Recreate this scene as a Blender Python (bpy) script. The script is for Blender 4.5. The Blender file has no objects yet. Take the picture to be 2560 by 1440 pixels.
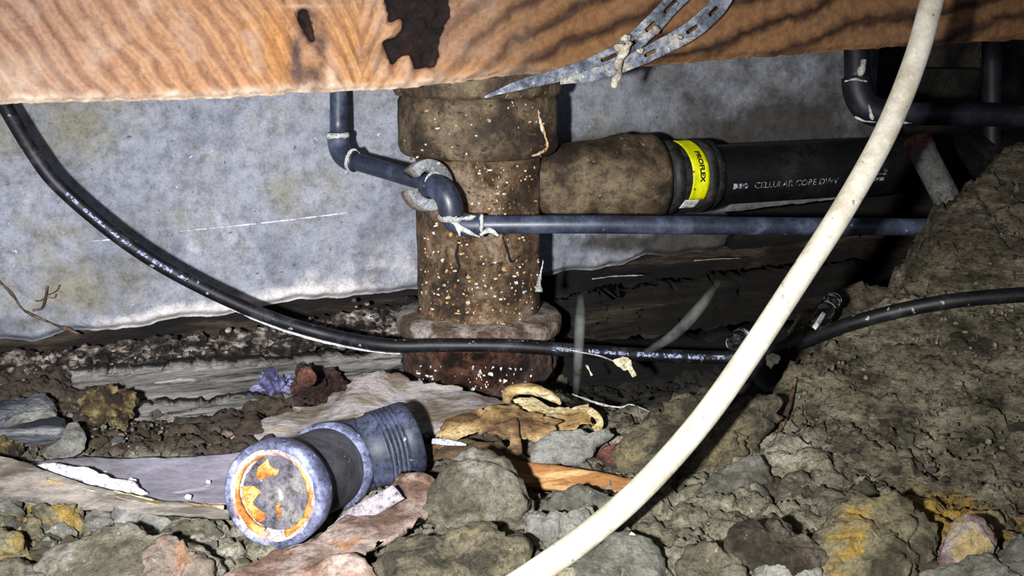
import bpy, math, random
import numpy as np
from mathutils import Vector, Matrix

# ------------------------------------------------------------------ camera, world, lamp, exposure
SC = bpy.context.scene
COL = SC.collection
F_PX, PITCH, CAM_Z = 2745.0, math.radians(14), 0.40
cam_d = bpy.data.cameras.new('camera')
cam_d.sensor_width = 36.0
cam_d.lens = F_PX / 2560.0 * 36.0
cam_d.clip_start = 0.01
cam = bpy.data.objects.new('camera', cam_d)
cam.location = (0, 0, CAM_Z)
cam.rotation_euler = (math.pi / 2 - PITCH, 0, 0)
COL.objects.link(cam)
SC.camera = cam

world = bpy.data.worlds.new('crawlspace_dark')
SC.world = world
world.use_nodes = True
world.node_tree.nodes['Background'].inputs[0].default_value = (0.72, 0.80, 1.0, 1)
world.node_tree.nodes['Background'].inputs[1].default_value = 0.60

CF = np.array([0, math.cos(PITCH), -math.sin(PITCH)])
CU = np.array([0, math.sin(PITCH), math.cos(PITCH)])
CR = np.array([1.0, 0, 0])
C0 = np.array([0, 0, CAM_Z])
def RAY(x, y): return CF + CR * ((x - 1280) / F_PX) + CU * ((720 - y) / F_PX)
def P(x, y, d): return C0 + RAY(x, y) * d
def HIT(x, y, p0, n):
    r = RAY(x, y)
    return C0 + r * (np.dot(p0 - C0, n) / np.dot(r, n))

def spot(name, loc, aim, watt, angle, blend, col, rad):
    l = bpy.data.lights.new(name, 'SPOT')
    l.energy = watt; l.spot_size = math.radians(angle); l.spot_blend = blend
    l.color = col; l.shadow_soft_size = rad
    o = bpy.data.objects.new(name, l)
    o.location = loc
    o.rotation_euler = (Vector(aim) - Vector(loc)).to_track_quat('-Z', 'Y').to_euler()
    COL.objects.link(o)
# hand torch held left of the camera, cool LED: a wide spill and a narrower hot beam
spot('torch_spill', (-0.105, 0.02, 0.38), P(1060, 1160, 0.85), 74.0, 94, 1.0, (1.0, 0.98, 0.95), 0.012)
spot('torch_beam', (-0.105, 0.02, 0.38), P(560, 980, 0.92), 26.0, 54, 1.0, (0.74, 0.80, 1.0), 0.012)

SC.view_settings.view_transform = 'Standard'
SC.view_settings.look = 'None'
SC.view_settings.gamma = 1.0
SC.view_settings.use_curve_mapping = False
SC.view_settings.exposure = 0.0

# ------------------------------------------------------------------ helpers: noise
rng = np.random.default_rng(7)
random.seed(7)
def _hash(i, j, k, s):
    h = (i.astype(np.int64) * 374761393 + j.astype(np.int64) * 668265263 + k.astype(np.int64) * 2147483647 + s * 974634777) & 0xFFFFFFFF
    h = ((h ^ (h >> 13)) * 1274126177) & 0xFFFFFFFF
    h = ((h ^ (h >> 16)) * 2246822519) & 0xFFFFFFFF
    return ((h ^ (h >> 15)) & 0xFFFF) / 32767.5 - 1.0
def vn(p, s=0):
    p = np.asarray(p, float)
    i = np.floor(p); f = p - i; u = f * f * (3 - 2 * f)
    x, y, z = i[..., 0], i[..., 1], i[..., 2]
    r = 0
    for a in (0, 1):
        wa = u[..., 0] if a else 1 - u[..., 0]
        for b in (0, 1):
            wb = u[..., 1] if b else 1 - u[..., 1]
            for c in (0, 1):
                wc = u[..., 2] if c else 1 - u[..., 2]
                r = r + wa * wb * wc * _hash(x + a, y + b, z + c, s)
    return r
def fbm(p, o=4, s=0, gain=0.5):
    p = np.asarray(p, float); r = 0; a = 1.0
    for k in range(o):
        r = r + a * vn(p * 2 ** k + 17.3 * k, s + k); a *= gain
    return r
def worley(p, s=0):
    p = np.asarray(p, float); i = np.floor(p); f1 = np.full(p.shape[:-1], 9.0); f2 = f1.copy()
    for a in (-1, 0, 1):
        for b in (-1, 0, 1):
            for c in (-1, 0, 1):
                x, y, z = i[..., 0] + a, i[..., 1] + b, i[..., 2] + c
                q = np.stack([x + .5 + .45 * _hash(x, y, z, s), y + .5 + .45 * _hash(x, y, z, s + 1), z + .5 + .45 * _hash(x, y, z, s + 2)], -1)
                d = np.sqrt(((p - q) ** 2).sum(-1)); n = d < f1
                f2 = np.where(n, f1, np.minimum(f2, d)); f1 = np.where(n, d, f1)
    return f1, f2
def sst(a, b, x):
    t = np.clip((x - a) / (b - a), 0, 1); return t * t * (3 - 2 * t)
def nrm(v): v = np.asarray(v, float); return v / (np.linalg.norm(v, axis=-1, keepdims=True) + 1e-12)

# ------------------------------------------------------------------ helpers: materials
def lin(h):
    h = h.lstrip('#')
    c = [int(h[i:i + 2], 16) / 255 for i in (0, 2, 4)]
    return tuple((v / 12.92 if v <= .04045 else ((v + .055) / 1.055) ** 2.4) for v in c) + (1,)
class NT:
    def __init__(s, name):
        s.m = bpy.data.materials.new(name); s.m.use_nodes = True
        s.t = s.m.node_tree; s.b = s.t.nodes['Principled BSDF']
        s.tc = s.t.nodes.new('ShaderNodeTexCoord')
        s.oi = s.t.nodes.new('ShaderNodeObjectInfo')
    def n(s, ty, **kw):
        nd = s.t.nodes.new('ShaderNode' + ty)
        for k, v in kw.items():
            if k[0] == '_': setattr(nd, k[1:], v)
            else: s.put(nd.inputs[k.replace('__', ' ')], v)
        return nd
    def put(s, sock, v):
        if isinstance(v, bpy.types.NodeSocket): s.t.links.new(v, sock)
        elif isinstance(v, bpy.types.Node): s.t.links.new(v.outputs[0], sock)
        else: sock.default_value = v
    def math(s, op, a, b=0.0, clamp=False):
        nd = s.t.nodes.new('ShaderNodeMath'); nd.operation = op; nd.use_clamp = clamp
        s.put(nd.inputs[0], a); s.put(nd.inputs[1], b); return nd.outputs[0]
    def mix(s, f, a, b, mode='MIX'):
        nd = s.t.nodes.new('ShaderNodeMix'); nd.data_type = 'RGBA'; nd.blend_type = mode
        s.put(nd.inputs[0], f); s.put(nd.inputs[6], a); s.put(nd.inputs[7], b); return nd.outputs[2]
    def ramp(s, f, stops, ip='LINEAR'):
        nd = s.t.nodes.new('ShaderNodeValToRGB'); cr = nd.color_ramp; cr.interpolation = ip
        while len(cr.elements) < len(stops): cr.elements.new(0.5)
        for e, (p, c) in zip(cr.elements, stops):
            e.position = p; e.color = lin(c) if isinstance(c, str) else (c, c, c, 1)
        s.put(nd.inputs[0], f); return nd.outputs[0]
    def noise(s, vec, scale, detail=6, rough=.6, dist=0.0):
        nd = s.n('TexNoise', Vector=vec, Scale=scale, Detail=detail, Roughness=rough, Distortion=dist)
        return nd.outputs[0]
    def attr(s, name):
        nd = s.t.nodes.new('ShaderNodeAttribute'); nd.attribute_name = name; return nd.outputs['Fac']
def pm(name, stops, scale=30, stretch=(1, 1, 1), rough=.85, bump=.4, bdist=.004, fine=6, fineamt=.5, dist=0.3,
       specks=(), masks=(), metal=0.0, spec=.3, detail=7, rot=(0, 0, 0), bscale=None, roughvar=0.0, sheen=0.0, trans=0.0):
    """procedural material: noise ramp x fine grain, optional specks [(scale, thr, hex, amount)] and colour masks [(attr, hex, breakup)]"""
    T = NT(name)
    off = T.n('VectorMath', _operation='SCALE'); off.inputs[0].default_value = (3.1, 5.7, 2.3)
    T.t.links.new(T.oi.outputs['Random'], off.inputs['Scale'])
    mp = T.n('Mapping', Vector=T.tc.outputs['Object'], Scale=stretch, Rotation=rot)
    ad = T.n('VectorMath', _operation='ADD'); T.put(ad.inputs[0], mp); T.put(ad.inputs[1], off)
    v = ad.outputs[0]
    n1 = T.noise(v, scale, detail, .62, dist)
    n1c = T.math('MULTIPLY', T.math('SUBTRACT', n1, .31), 2.6, True)
    c = T.ramp(n1c, stops)
    n2 = T.noise(v, scale * fine, 6, .72)
    n3 = T.noise(v, max(scale * fine * 3.1, 420), 3, .7)
    g = T.math('MULTIPLY', T.ramp(n2, [(.36, max(1 - fineamt * 1.45, .06)), (.5, .86), (.62, 1.0)]), T.ramp(n3, [(.38, 1 - fineamt * .7), (.56, 1.0)]))
    c = T.mix(1.0, c, g, 'MULTIPLY')
    for (sc, th, hx, am) in specks:
        s = T.noise(v, sc, 2, .5)
        c = T.mix(T.math('MULTIPLY', T.ramp(s, [(th, 0.0), (th + .04, 1.0)]), am), c, lin(hx))
    for (an, hx, br) in masks:
        a = T.attr(an)
        bn = T.noise(v, scale * 2.2, 6, .7)
        f = T.math('ADD', a, T.math('MULTIPLY', T.math('SUBTRACT', bn, .5), br * 2.6))
        f = T.math('MULTIPLY', T.ramp(f, [(.25, 0.0), (.75, .9)]), T.math('MINIMUM', T.math('MULTIPLY', a, 3.0), 1.0))
        c = T.mix(f, c, T.mix(1.0, lin(hx), g, 'MULTIPLY'))
    T.put(T.b.inputs['Base Color'], c)
    r = T.math('ADD', rough, T.math('MULTIPLY', T.math('SUBTRACT', n2, .5), roughvar), True)
    T.put(T.b.inputs['Roughness'], r)
    T.b.inputs['Metallic'].default_value = metal
    T.b.inputs['Specular IOR Level'].default_value = spec
    h = T.math('ADD', T.math('MULTIPLY', n1, .6), T.math('MULTIPLY', T.noise(v, bscale or scale * 4, 8, .72), 1.1))
    bp = T.n('Bump', Strength=bump, Distance=bdist, Height=h)
    T.put(T.b.inputs['Normal'], bp)
    return T.m

# ------------------------------------------------------------------ helpers: objects
WO = {}
def _mesh(name, V, Fc, mat, smooth=True, attrs=None):
    me = bpy.data.meshes.new(name)
    me.from_pydata(np.asarray(V).tolist(), [], Fc if isinstance(Fc, list) else Fc.tolist())
    me.validate()
    if mat: me.materials.append(mat)
    if smooth: me.polygons.foreach_set('use_smooth', [True] * len(me.polygons))
    for k, a in (attrs or {}).items():
        at = me.attributes.new(k, 'FLOAT', 'POINT'); at.data.foreach_set('value', np.asarray(a, float))
    me.update(); return me
def tagit(o, label, cat, group=None, kind=None):
    if label: o['label'] = label
    if cat: o['category'] = cat
    if group: o['group'] = group
    if kind: o['kind'] = kind
    return o
def thing(name, loc, label, cat, group=None):
    o = bpy.data.objects.new(name, None); o.empty_display_size = .02
    o.location = loc; COL.objects.link(o); WO[o.name] = np.array(loc, float)
    return tagit(o, label, cat, group)
def part(name, VF, mat, root, smooth=True, label=None, kind=None, attrs=None):
    V, Fc = VF
    me = _mesh(name, np.asarray(V) - WO[root.name], Fc, mat, smooth, attrs)
    o = bpy.data.objects.new(name, me); COL.objects.link(o); o.parent = root
    WO[o.name] = WO[root.name]
    return tagit(o, label, None, None, kind)
def solo(name, VF, mat, label, cat, group=None, smooth=True, attrs=None, kind=None):
    V, Fc = VF; V = np.asarray(V)
    base = np.array([V[:, 0].mean(), V[:, 1].mean(), V[:, 2].min()])
    me = _mesh(name, V - base, Fc, mat, smooth, attrs)
    o = bpy.data.objects.new(name, me); o.location = base; COL.objects.link(o); WO[o.name] = base
    return tagit(o, label, cat, group, kind)
def struct(name, VF, mat, attrs=None, smooth=True, label=None, cat=None):
    me = _mesh(name, VF[0], VF[1], mat, smooth, attrs)
    o = bpy.data.objects.new(name, me); COL.objects.link(o); WO[o.name] = np.zeros(3)
    return tagit(o, label, cat, None, 'structure')

# ------------------------------------------------------------------ helpers: shapes
def crom(pts, n):
    """Catmull-Rom resample (n points evenly in parameter)"""
    p = np.asarray(pts, float)
    if p.ndim == 1: p = p[:, None]
    m = len(p)
    if m == 2:
        t = np.linspace(0, 1, n)[:, None]; return p[0] * (1 - t) + p[1] * t
    q = np.vstack([2 * p[0] - p[1], p, 2 * p[-1] - p[-2]])
    t = np.linspace(0, m - 1 - 1e-9, n); i = t.astype(int); f = (t - i)[:, None]
    a, b, c, d = q[i], q[i + 1], q[i + 2], q[i + 3]
    return .5 * (2 * b + (c - a) * f + (2 * a - 5 * b + 4 * c - d) * f ** 2 + (3 * b - a - 3 * c + d) * f ** 3)
def join(*vfs):
    V, Fc, o = [], [], 0
    for v, f in vfs:
        v = np.asarray(v); V.append(v); Fc += [[i + o for i in q] for q in f]; o += len(v)
    return np.vstack(V), Fc
def frames(c):
    t = nrm(np.gradient(c, axis=0)); a = np.zeros_like(t)
    up = np.array([0, 0, 1.0]) if abs(t[0, 2]) < .9 else np.array([1.0, 0, 0])
    a[0] = nrm(np.cross(t[0], up))
    for i in range(1, len(c)):
        v = a[i - 1] - t[i] * np.dot(a[i - 1], t[i]); a[i] = nrm(v)
    return t, a, np.cross(t, a)
def tube(pts, r, seg=16, n=None, caps=True, noise=0, nf=60, seed=0, flat=1.0):
    n = n or max(8, len(pts) * 6)
    c = crom(pts, n)
    rr = crom(np.atleast_1d(r) if np.ndim(r) else np.array([r, r]), n)[:, 0] if np.ndim(r) else np.full(n, r)
    t, a, b = frames(c)
    th = np.linspace(0, 2 * np.pi, seg, endpoint=False)
    V = (c[:, None] + rr[:, None, None] * (np.cos(th)[None, :, None] * a[:, None] + flat * np.sin(th)[None, :, None] * b[:, None])).reshape(-1, 3)
    if noise: 
        cc = np.repeat(c, seg, 0); V = V + nrm(V - cc) * (noise * fbm(V * nf, 3, seed))[:, None]
    Fc = [[i * seg + j, i * seg + (j + 1) % seg, (i + 1) * seg + (j + 1) % seg, (i + 1) * seg + j] for i in range(n - 1) for j in range(seg)]
    if caps: Fc += [list(range(seg))[::-1], [(n - 1) * seg + j for j in range(seg)]]
    return V, Fc
def lathe(p0, ax, prof, seg=48, a0=0, a1=2 * np.pi, up=None, noise=0, nf=50, seed=0):
    """revolve (t, r) along the axis from p0"""
    ax = nrm(ax); up = np.array([0, 0, 1.0]) if up is None else np.asarray(up, float)
    if abs(np.dot(ax, nrm(up))) > .95: up = np.array([0, -1.0, 0])
    e1 = nrm(up - ax * np.dot(up, ax)); e2 = np.cross(ax, e1)
    full = abs(a1 - a0 - 2 * np.pi) < 1e-6
    th = np.linspace(a0, a1, seg, endpoint=not full); prof = np.asarray(prof, float); m = len(prof)
    d = np.cos(th)[:, None] * e1 + np.sin(th)[:, None] * e2
    V = (p0 + prof[:, 0][:, None, None] * ax + prof[:, 1][:, None, None] * d[None]).reshape(-1, 3)
    if noise:
        D = np.repeat(d[None], m, 0).reshape(-1, 3); V = V + D * (noise * fbm(V * nf, 4, seed))[:, None]
    k = seg if full else seg - 1
    Fc = [[i * seg + j, i * seg + (j + 1) % seg, (i + 1) * seg + (j + 1) % seg, (i + 1) * seg + j] for i in range(m - 1) for j in range(k)]
    if not full:
        Fc += [[i * seg for i in range(m)], [i * seg + seg - 1 for i in range(m)][::-1]]
    return V, Fc
def sheet(G, thick, holes=None, nrmref=None):
    """solid sheet from a grid of points; holes = bool mask of removed cells"""
    G = np.asarray(G, float); nu, nv = G.shape[:2]
    N = nrm(np.cross(np.gradient(G, axis=0), np.gradient(G, axis=1)))
    if nrmref is not None and np.mean(N @ np.asarray(nrmref)) < 0: N = -N
    V = np.vstack([(G + N * thick / 2).reshape(-1, 3), (G - N * thick / 2).reshape(-1, 3)]); o = nu * nv
    keep = np.ones((nu - 1, nv - 1), bool) if holes is None else ~holes
    Fc, E = [], {}
    for i in range(nu - 1):
        for j in range(nv - 1):
            if keep[i, j]:
                q = [i * nv + j, (i + 1) * nv + j, (i + 1) * nv + j + 1, i * nv + j + 1]
                Fc.append(q); Fc.append([k + o for k in q[::-1]])
                for a, b in zip(q, q[1:] + q[:1]): E[(a, b)] = 1
    for (a, b) in list(E):
        if (b, a) not in E: Fc.append([b, a, a + o, b + o])
    return V, Fc
def ribbon(pts, widths, nref, thick, n=40, m=6, jag=0, noise=0, nf=60, seed=0, bow=0, holes=None, endjag=0):
    c = crom(pts, n); w = crom(np.asarray(widths, float), n)[:, 0]
    t = nrm(np.gradient(c, axis=0)); nref = nrm(nref)
    b = nrm(np.cross(t, nref)); nn = nrm(np.cross(b, t))
    u = np.linspace(-1, 1, m)
    if jag: jl = jag * np.stack([fbm(np.c_[c * nf, ] + 31 * s, 3, seed + s) for s in (0, 1)], 1)
    else: jl = np.zeros((n, 2))
    off = u[None] * w[:, None] / 2 + np.where(u[None] < 0, -jl[:, :1], jl[:, 1:]) * np.abs(u[None])
    G = c[:, None] + off[..., None] * b[:, None] + (bow * (1 - u ** 2))[None, :, None] * nn[:, None]
    if endjag:
        e = endjag * fbm(np.c_[u * 4, u * 0 + seed, u * 0], 3, seed)
        G[0] += e[:, None] * t[0]; G[-1] += e[::-1, None] * t[-1]
    if noise: G = G + nn[:, None] * (noise * fbm(G * nf, 4, seed))[..., None]
    return sheet(G, thick, holes, nref)
def patch(grid, thick, nu=40, nv=30, noise=0, nf=80, jag=0, jf=90, seed=0, nref=(0, -.6, .8)):
    """sheet through a coarse control grid of (px, py, depth)"""
    g = np.array([[P(*q) for q in row] for row in grid])
    a = np.stack([crom(g[:, j], nu) for j in range(g.shape[1])], 1)
    G = np.stack([crom(a[i], nv) for i in range(nu)], 0)
    cen = G.mean((0, 1))
    if jag:
        u = np.abs(np.linspace(-1, 1, nu))[:, None]; v = np.abs(np.linspace(-1, 1, nv))[None]
        e = np.maximum(u, v) ** 6
        G = G + nrm(G - cen) * (e * jag * fbm(G * jf, 4, seed + 5, .65))[..., None]
    if noise:
        N = nrm(np.cross(np.gradient(G, axis=0), np.gradient(G, axis=1)))
        G = G + N * (noise * fbm(G * nf, 4, seed))[..., None]
    return sheet(G, thick, None, nref)
def outline(poly, m):
    p = np.asarray(poly, float); q = np.vstack([p, p[:1]])
    s = np.r_[0, np.cumsum(np.linalg.norm(np.diff(q, axis=0), axis=1))]
    t = np.linspace(0, s[-1], m, endpoint=False)
    return np.stack([np.interp(t, s, q[:, k]) for k in range(2)], 1)
def blob(poly, p0, n, up, down, flat=.5, m=64, noise=.003, nf=60, jag=3, seed=0, rings=18):
    """stone or clod: traced outline on the plane (p0, n), swelling by `up` along n and `down` below; flat 0 = dome, 1 = slab"""
    o = outline(poly, m); c = o.mean(0)
    dv = nrm(o - c); o = o + dv * (jag * fbm(np.c_[o * .045, np.full(m, seed * 1.7)], 3, seed))[:, None]
    n = nrm(n); base = np.array([HIT(x, y, p0, n) for x, y in o]); cen = base.mean(0)
    ss = np.sin(np.linspace(np.pi / 2, 0, rings)) ** .8
    hh = lambda s: (1 - s ** (2 + 6 * flat)) ** .5
    V = []
    for s in ss[:-1]: V.append(cen + (base - cen) * s + n * (up * hh(s)))
    top = len(V) * m
    V = [np.vstack(V), [cen + n * up]]
    k = rings - 1
    for s in ss[1:-1]: V.append(cen + (base - cen) * s - n * (down * hh(s)))
    V.append([cen - n * down]); V = np.vstack(V)
    V = V + nrm(V - cen + n * .002) * (noise * (fbm(V * nf, 5, seed, .6) - .55 * sst(.22, 0, np.subtract(*worley(V * nf * .55, seed)[::-1]))))[:, None]
    Fc = [[i * m + j, i * m + (j + 1) % m, (i + 1) * m + (j + 1) % m, (i + 1) * m + j] for i in range(k - 1) for j in range(m)]
    Fc += [[(k - 1) * m + j, (k - 1) * m + (j + 1) % m, top] for j in range(m)]
    b0 = top + 1
    Fc += [[(j + 1) % m, j, b0 + j, b0 + (j + 1) % m] for j in range(m)]
    for i in range(k - 2):
        Fc += [[b0 + i * m + (j + 1) % m, b0 + i * m + j, b0 + (i + 1) * m + j, b0 + (i + 1) * m + (j + 1) % m] for j in range(m)]
    last = b0 + (k - 1) * m
    Fc += [[b0 + (k - 2) * m + (j + 1) % m, b0 + (k - 2) * m + j, last] for j in range(m)]
    return V, Fc
def ico(sub=2):
    import bmesh
    bm = bmesh.new(); bmesh.ops.create_icosphere(bm, subdivisions=sub, radius=1)
    V = np.array([v.co[:] for v in bm.verts]); Fc = [[v.index for v in f.verts] for f in bm.faces]; bm.free()
    return V, Fc
ICO = {k: ico(k) for k in (1, 2, 3, 4)}
def rock(c, r, seed, sub=3, cuts=7, rough=.12, rot=None):
    V, Fc = ICO[sub]; V = V.copy(); g = np.random.default_rng(seed)
    for _ in range(cuts):
        d = nrm(g.normal(size=3)); h = g.uniform(.55, .85); s = V @ d
        V = V - np.where(s > h, s - h, 0)[:, None] * d
    V = V * (1 + rough * fbm(V * 2.2 + seed, 4, seed % 97))[:, None]
    a = g.uniform(0, 6.28); R = np.array([[math.cos(a), -math.sin(a), 0], [math.sin(a), math.cos(a), 0], [0, 0, 1]])
    return (V * np.asarray(r)) @ R.T + np.asarray(c), Fc
def tps(pts, z, lam=1e-5):
    pts = np.asarray(pts, float); n = len(pts)
    def U(r2): return np.where(r2 > 0, r2 * np.log(r2 + 1e-12), 0)
    d2 = ((pts[:, None] - pts[None]) ** 2).sum(-1)
    A = np.zeros((n + 3, n + 3)); A[:n, :n] = U(d2) + lam * np.eye(n)
    A[:n, n] = 1; A[:n, n + 1:] = pts; A[n:, :n] = A[:n, n:].T
    w = np.linalg.solve(A, np.r_[z, 0, 0, 0])
    def f(q):
        q = np.asarray(q, float); sh = q.shape[:-1]; q = q.reshape(-1, 2)
        d = ((q[:, None] - pts[None]) ** 2).sum(-1)
        return (U(d) @ w[:n] + w[n] + q @ w[n + 1:]).reshape(sh)
    return f
def text_vf(s, size, bold=0.0):
    cu = bpy.data.curves.new('t', 'FONT'); cu.body = s; cu.size = size; cu.offset = bold; cu.resolution_u = 3
    ob = bpy.data.objects.new('t', cu); COL.objects.link(ob)
    bpy.context.view_layer.update()
    me = bpy.data.meshes.new_from_object(ob.evaluated_get(bpy.context.evaluated_depsgraph_get()))
    V = np.array([v.co[:] for v in me.vertices]); Fc = [list(p.vertices) for p in me.polygons]
    bpy.data.objects.remove(ob); bpy.data.curves.remove(cu); bpy.data.meshes.remove(me)
    return V, Fc

# ------------------------------------------------------------------ materials
M = {}
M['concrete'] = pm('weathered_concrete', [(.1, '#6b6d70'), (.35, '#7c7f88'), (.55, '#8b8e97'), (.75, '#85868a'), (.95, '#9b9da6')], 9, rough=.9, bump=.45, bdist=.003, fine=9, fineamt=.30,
    specks=[(210, .70, '#3c3a36', .8), (120, .73, '#c4c2c8', .6), (55, .72, '#57503f', .5)], masks=[('eff', '#d9d3cf', .7), ('stain_dim', '#39352f', .6), ('green', '#7d7968', .9)])
M['void'] = pm('dimmed_recess_wall', [(.3, '#1b1815'), (.6, '#37312a'), (.8, '#4a443c')], 14, bump=.6)  # gloom of the recess put into a near-black wall colour
M['footing'] = pm('rotten_black_wood', [(.3, '#0e0c0a'), (.55, '#241d17'), (.75, '#4d4336')], 22, stretch=(.25, .25, 1.6), bump=.8, bdist=.006)
M['soil'] = pm('dirt_rubble', [(.05, '#453f33'), (.3, '#757060'), (.5, '#88836f'), (.7, '#98937f'), (.95, '#b0aa98')], 26, rough=.92, bump=.8, bdist=.006, fine=7, fineamt=.55,
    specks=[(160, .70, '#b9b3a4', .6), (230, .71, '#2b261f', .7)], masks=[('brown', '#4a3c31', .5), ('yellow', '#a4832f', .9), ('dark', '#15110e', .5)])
M['bank'] = pm('layered_rock', [(.05, '#3b3527'), (.3, '#6a634f'), (.5, '#857d66'), (.7, '#988f76'), (.95, '#b3ab95')], 30, stretch=(.75, .75, 1.9), rough=.8, bump=1.0, bdist=.008, fine=5, fineamt=.6, roughvar=.5,
    specks=[(210, .69, '#a8a18c', .5), (140, .72, '#1a1611', .8)], masks=[('yellow', '#b08a34', .9), ('brown', '#4b4032', .7)])
M['chips'] = pm('crumbled_mortar', [(.30, '#0c0a08'), (.5, '#3a332c'), (.68, '#85796e'), (.95, '#d0c8c0')], 75, stretch=(.55, .55, 1.2), bump=.7, bdist=.004)
M['timber_grey'] = pm('weathered_grey_timber', [(.05, '#3e3b36'), (.3, '#77746e'), (.6, '#97938f'), (.95, '#b9b5b3')], 16, stretch=(.22, .3, 3.2), bump=.9, bdist=.005, fine=5, fineamt=.6, masks=[('brown', '#2e251d', .8)])
M['timber_dark'] = pm('rotten_dark_timber', [(.2, '#0d0a08'), (.5, '#1b1611'), (.7, '#2c251c'), (.92, '#564b39')], 16, stretch=(.25, .3, 3.0), bump=1.0, bdist=.006, fine=5, fineamt=.6)
M['timber_black'] = pm('black_wet_timber', [(.3, '#080706'), (.6, '#110e0c'), (.9, '#221d18')], 18, stretch=(.25, .3, 3.0), bump=.8, bdist=.005, rough=.7)
M['iron'] = pm('rusted_cast_iron', [(.25, '#35291d'), (.42, '#56432f'), (.55, '#6b533b'), (.67, '#7b6650'), (.82, '#8f7c66')], 34, rough=.75, bump=.9, bdist=.0035, fine=5, fineamt=.5, roughvar=.4,
    specks=[(150, .66, '#8b5a30', .6), (190, .70, '#b39b7a', .6), (110, .72, '#251b13', .7)])
M['iron_dark'] = pm('brown_cast_iron', [(.25, '#2f261c'), (.45, '#4c3f2e'), (.6, '#615240'), (.8, '#74664f')], 24, rough=.7, bump=.6, bdist=.003, fine=6, fineamt=.45, specks=[(170, .72, '#a3906c', .7)])
M['iron_wet'] = pm('wet_flaking_iron', [(.25, '#1d120e'), (.45, '#3d251a'), (.6, '#553424'), (.75, '#6b4a3a')], 60, rough=.35, bump=1.0, bdist=.005, fine=4, fineamt=.5, roughvar=.5, spec=.6)
M['iron_lip'] = pm('dusty_iron_lip', [(.3, '#5a4a3a'), (.5, '#857567'), (.7, '#a19890')], 40, bump=.6)
M['flake'] = pm('pale_rust_flake', [(.3, '#b98e5c'), (.5, '#d8bb92'), (.7, '#ebe2d2')], 70, bump=.2)
M['flake2'] = pm('white_flake', [(.3, '#c9c4b8'), (.6, '#f0ece4')], 70, bump=.2)
M['black'] = pm('black_crack', [(.3, '#060504'), (.7, '#100d0a')], 40, bump=.2)
M['pvc'] = pm('slate_blue_plastic', [(.3, '#262a38'), (.55, '#333a4c'), (.8, '#485062')], 30, rough=.42, bump=.12, bdist=.001, fine=6, fineamt=.25, specks=[(150, .72, '#7c7f86', .7)], spec=.5, roughvar=.3)
M['pvc_dimmed'] = pm('dimmed_pipe_plastic', [(.3, '#121318'), (.6, '#1a1c23'), (.9, '#2c2d36')], 30, rough=.5, bump=.12, bdist=.001, fineamt=.25)  # darker pipe plastic: dimness of the far corner put into the colour
M['block'] = pm('dimmed_block', [(.3, '#24231f'), (.7, '#38362f')], 30, bump=.4)  # block grey lowered, the recess shade is in its colour
M['cement'] = pm('white_joint_cement', [(.3, '#a9a9a4'), (.6, '#cfd0cc'), (.8, '#e4e4e0')], 80, rough=.6, bump=.4)
M['foam'] = pm('grey_foam_rubber', [(.3, '#6d6e70'), (.5, '#85878a'), (.7, '#979a9e')], 60, bump=.25, specks=[(150, .72, '#c8c5b8', .6)])
M['foam_side'] = pm('dusty_rubber_edge', [(.3, '#584f48'), (.5, '#6e655d'), (.7, '#80786e')], 60, bump=.35)
M['abs'] = pm('black_abs_plastic', [(.3, '#0c0c0d'), (.6, '#151516'), (.85, '#232221')], 25, rough=.5, bump=.1, bdist=.001, specks=[(90, .75, '#5d584c', .6)], spec=.4)
M['rubber'] = pm('dusty_black_rubber', [(.3, '#191919'), (.55, '#2b2a2a'), (.8, '#444240')], 35, rough=.6, bump=.25, specks=[(110, .72, '#8b8880', .6)])
M['yellow'] = pm('yellow_label', [(.3, '#c2c400'), (.5, '#dcdc02'), (.8, '#e8ea20')], 60, rough=.5, bump=.08, fineamt=.18, specks=[(140, .74, '#6b6a10', .7)])
M['ink'] = pm('black_ink', [(.3, '#0c0c06'), (.7, '#15150a')], 40, bump=.05)
M['paper'] = pm('white_label_edge', [(.3, '#b5b6b2'), (.7, '#d5d6d2')], 60, bump=.1)
M['print'] = pm('worn_white_print', [(.40, '#23252a'), (.50, '#767b88'), (.7, '#b9c0cc')], 320, rough=.6, bump=.05)
M['cableprint'] = pm('worn_blue_white_print', [(.40, '#20242e'), (.50, '#7f88ac'), (.7, '#a9b2d6')], 420, rough=.6, bump=.05)
M['white'] = pm('grimy_white_plastic', [(.3, '#bcb49f'), (.5, '#cfc9b8'), (.8, '#dad6c8')], 22, rough=.5, bump=.1, bdist=.001, fine=8, fineamt=.14, specks=[(95, .70, '#8b7653', .75), (200, .70, '#5d5140', .7)])
M['cable'] = pm('black_cable_sheath', [(.3, '#0c0c0f'), (.6, '#17171c'), (.8, '#2e2e33')], 45, rough=.5, bump=.2, bdist=.001, specks=[(130, .68, '#8a8b93', .75)])
M['strap'] = pm('dusty_galvanised_strap', [(.3, '#5b616c'), (.5, '#7b8290'), (.62, '#8f959f'), (.8, '#b9b5aa')], 40, rough=.6, bump=.4, bdist=.002, metal=.15, specks=[(120, .68, '#c9c3b6', .8)])
M['dust'] = pm('pale_dust_clump', [(.3, '#a59c8b'), (.6, '#c9c0ae'), (.8, '#ded7c8')], 80, bump=.5)
M['fit'] = pm('grey_plastic_fitting', [(.3, '#3b3a3e'), (.5, '#4a4a4f'), (.7, '#56555a')], 22, rough=.6, bump=.15, bdist=.001, fine=8, fineamt=.25, specks=[(140, .72, '#8e8c88', .6)])
M['fit_blue'] = pm('scuffed_blue_grey_plastic', [(.3, '#4f5268'), (.5, '#6a6f8c'), (.85, '#9298b4')], 40, rough=.55, bump=.3, bdist=.001, specks=[(120, .69, '#c6c8d4', .7)])
M['fit_thread'] = pm('dark_blue_threads', [(.3, '#2c303e'), (.55, '#3a3f50'), (.8, '#4c5268')], 34, rough=.5, bump=.2, bdist=.001, specks=[(130, .72, '#a9abb4', .6)])
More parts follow.
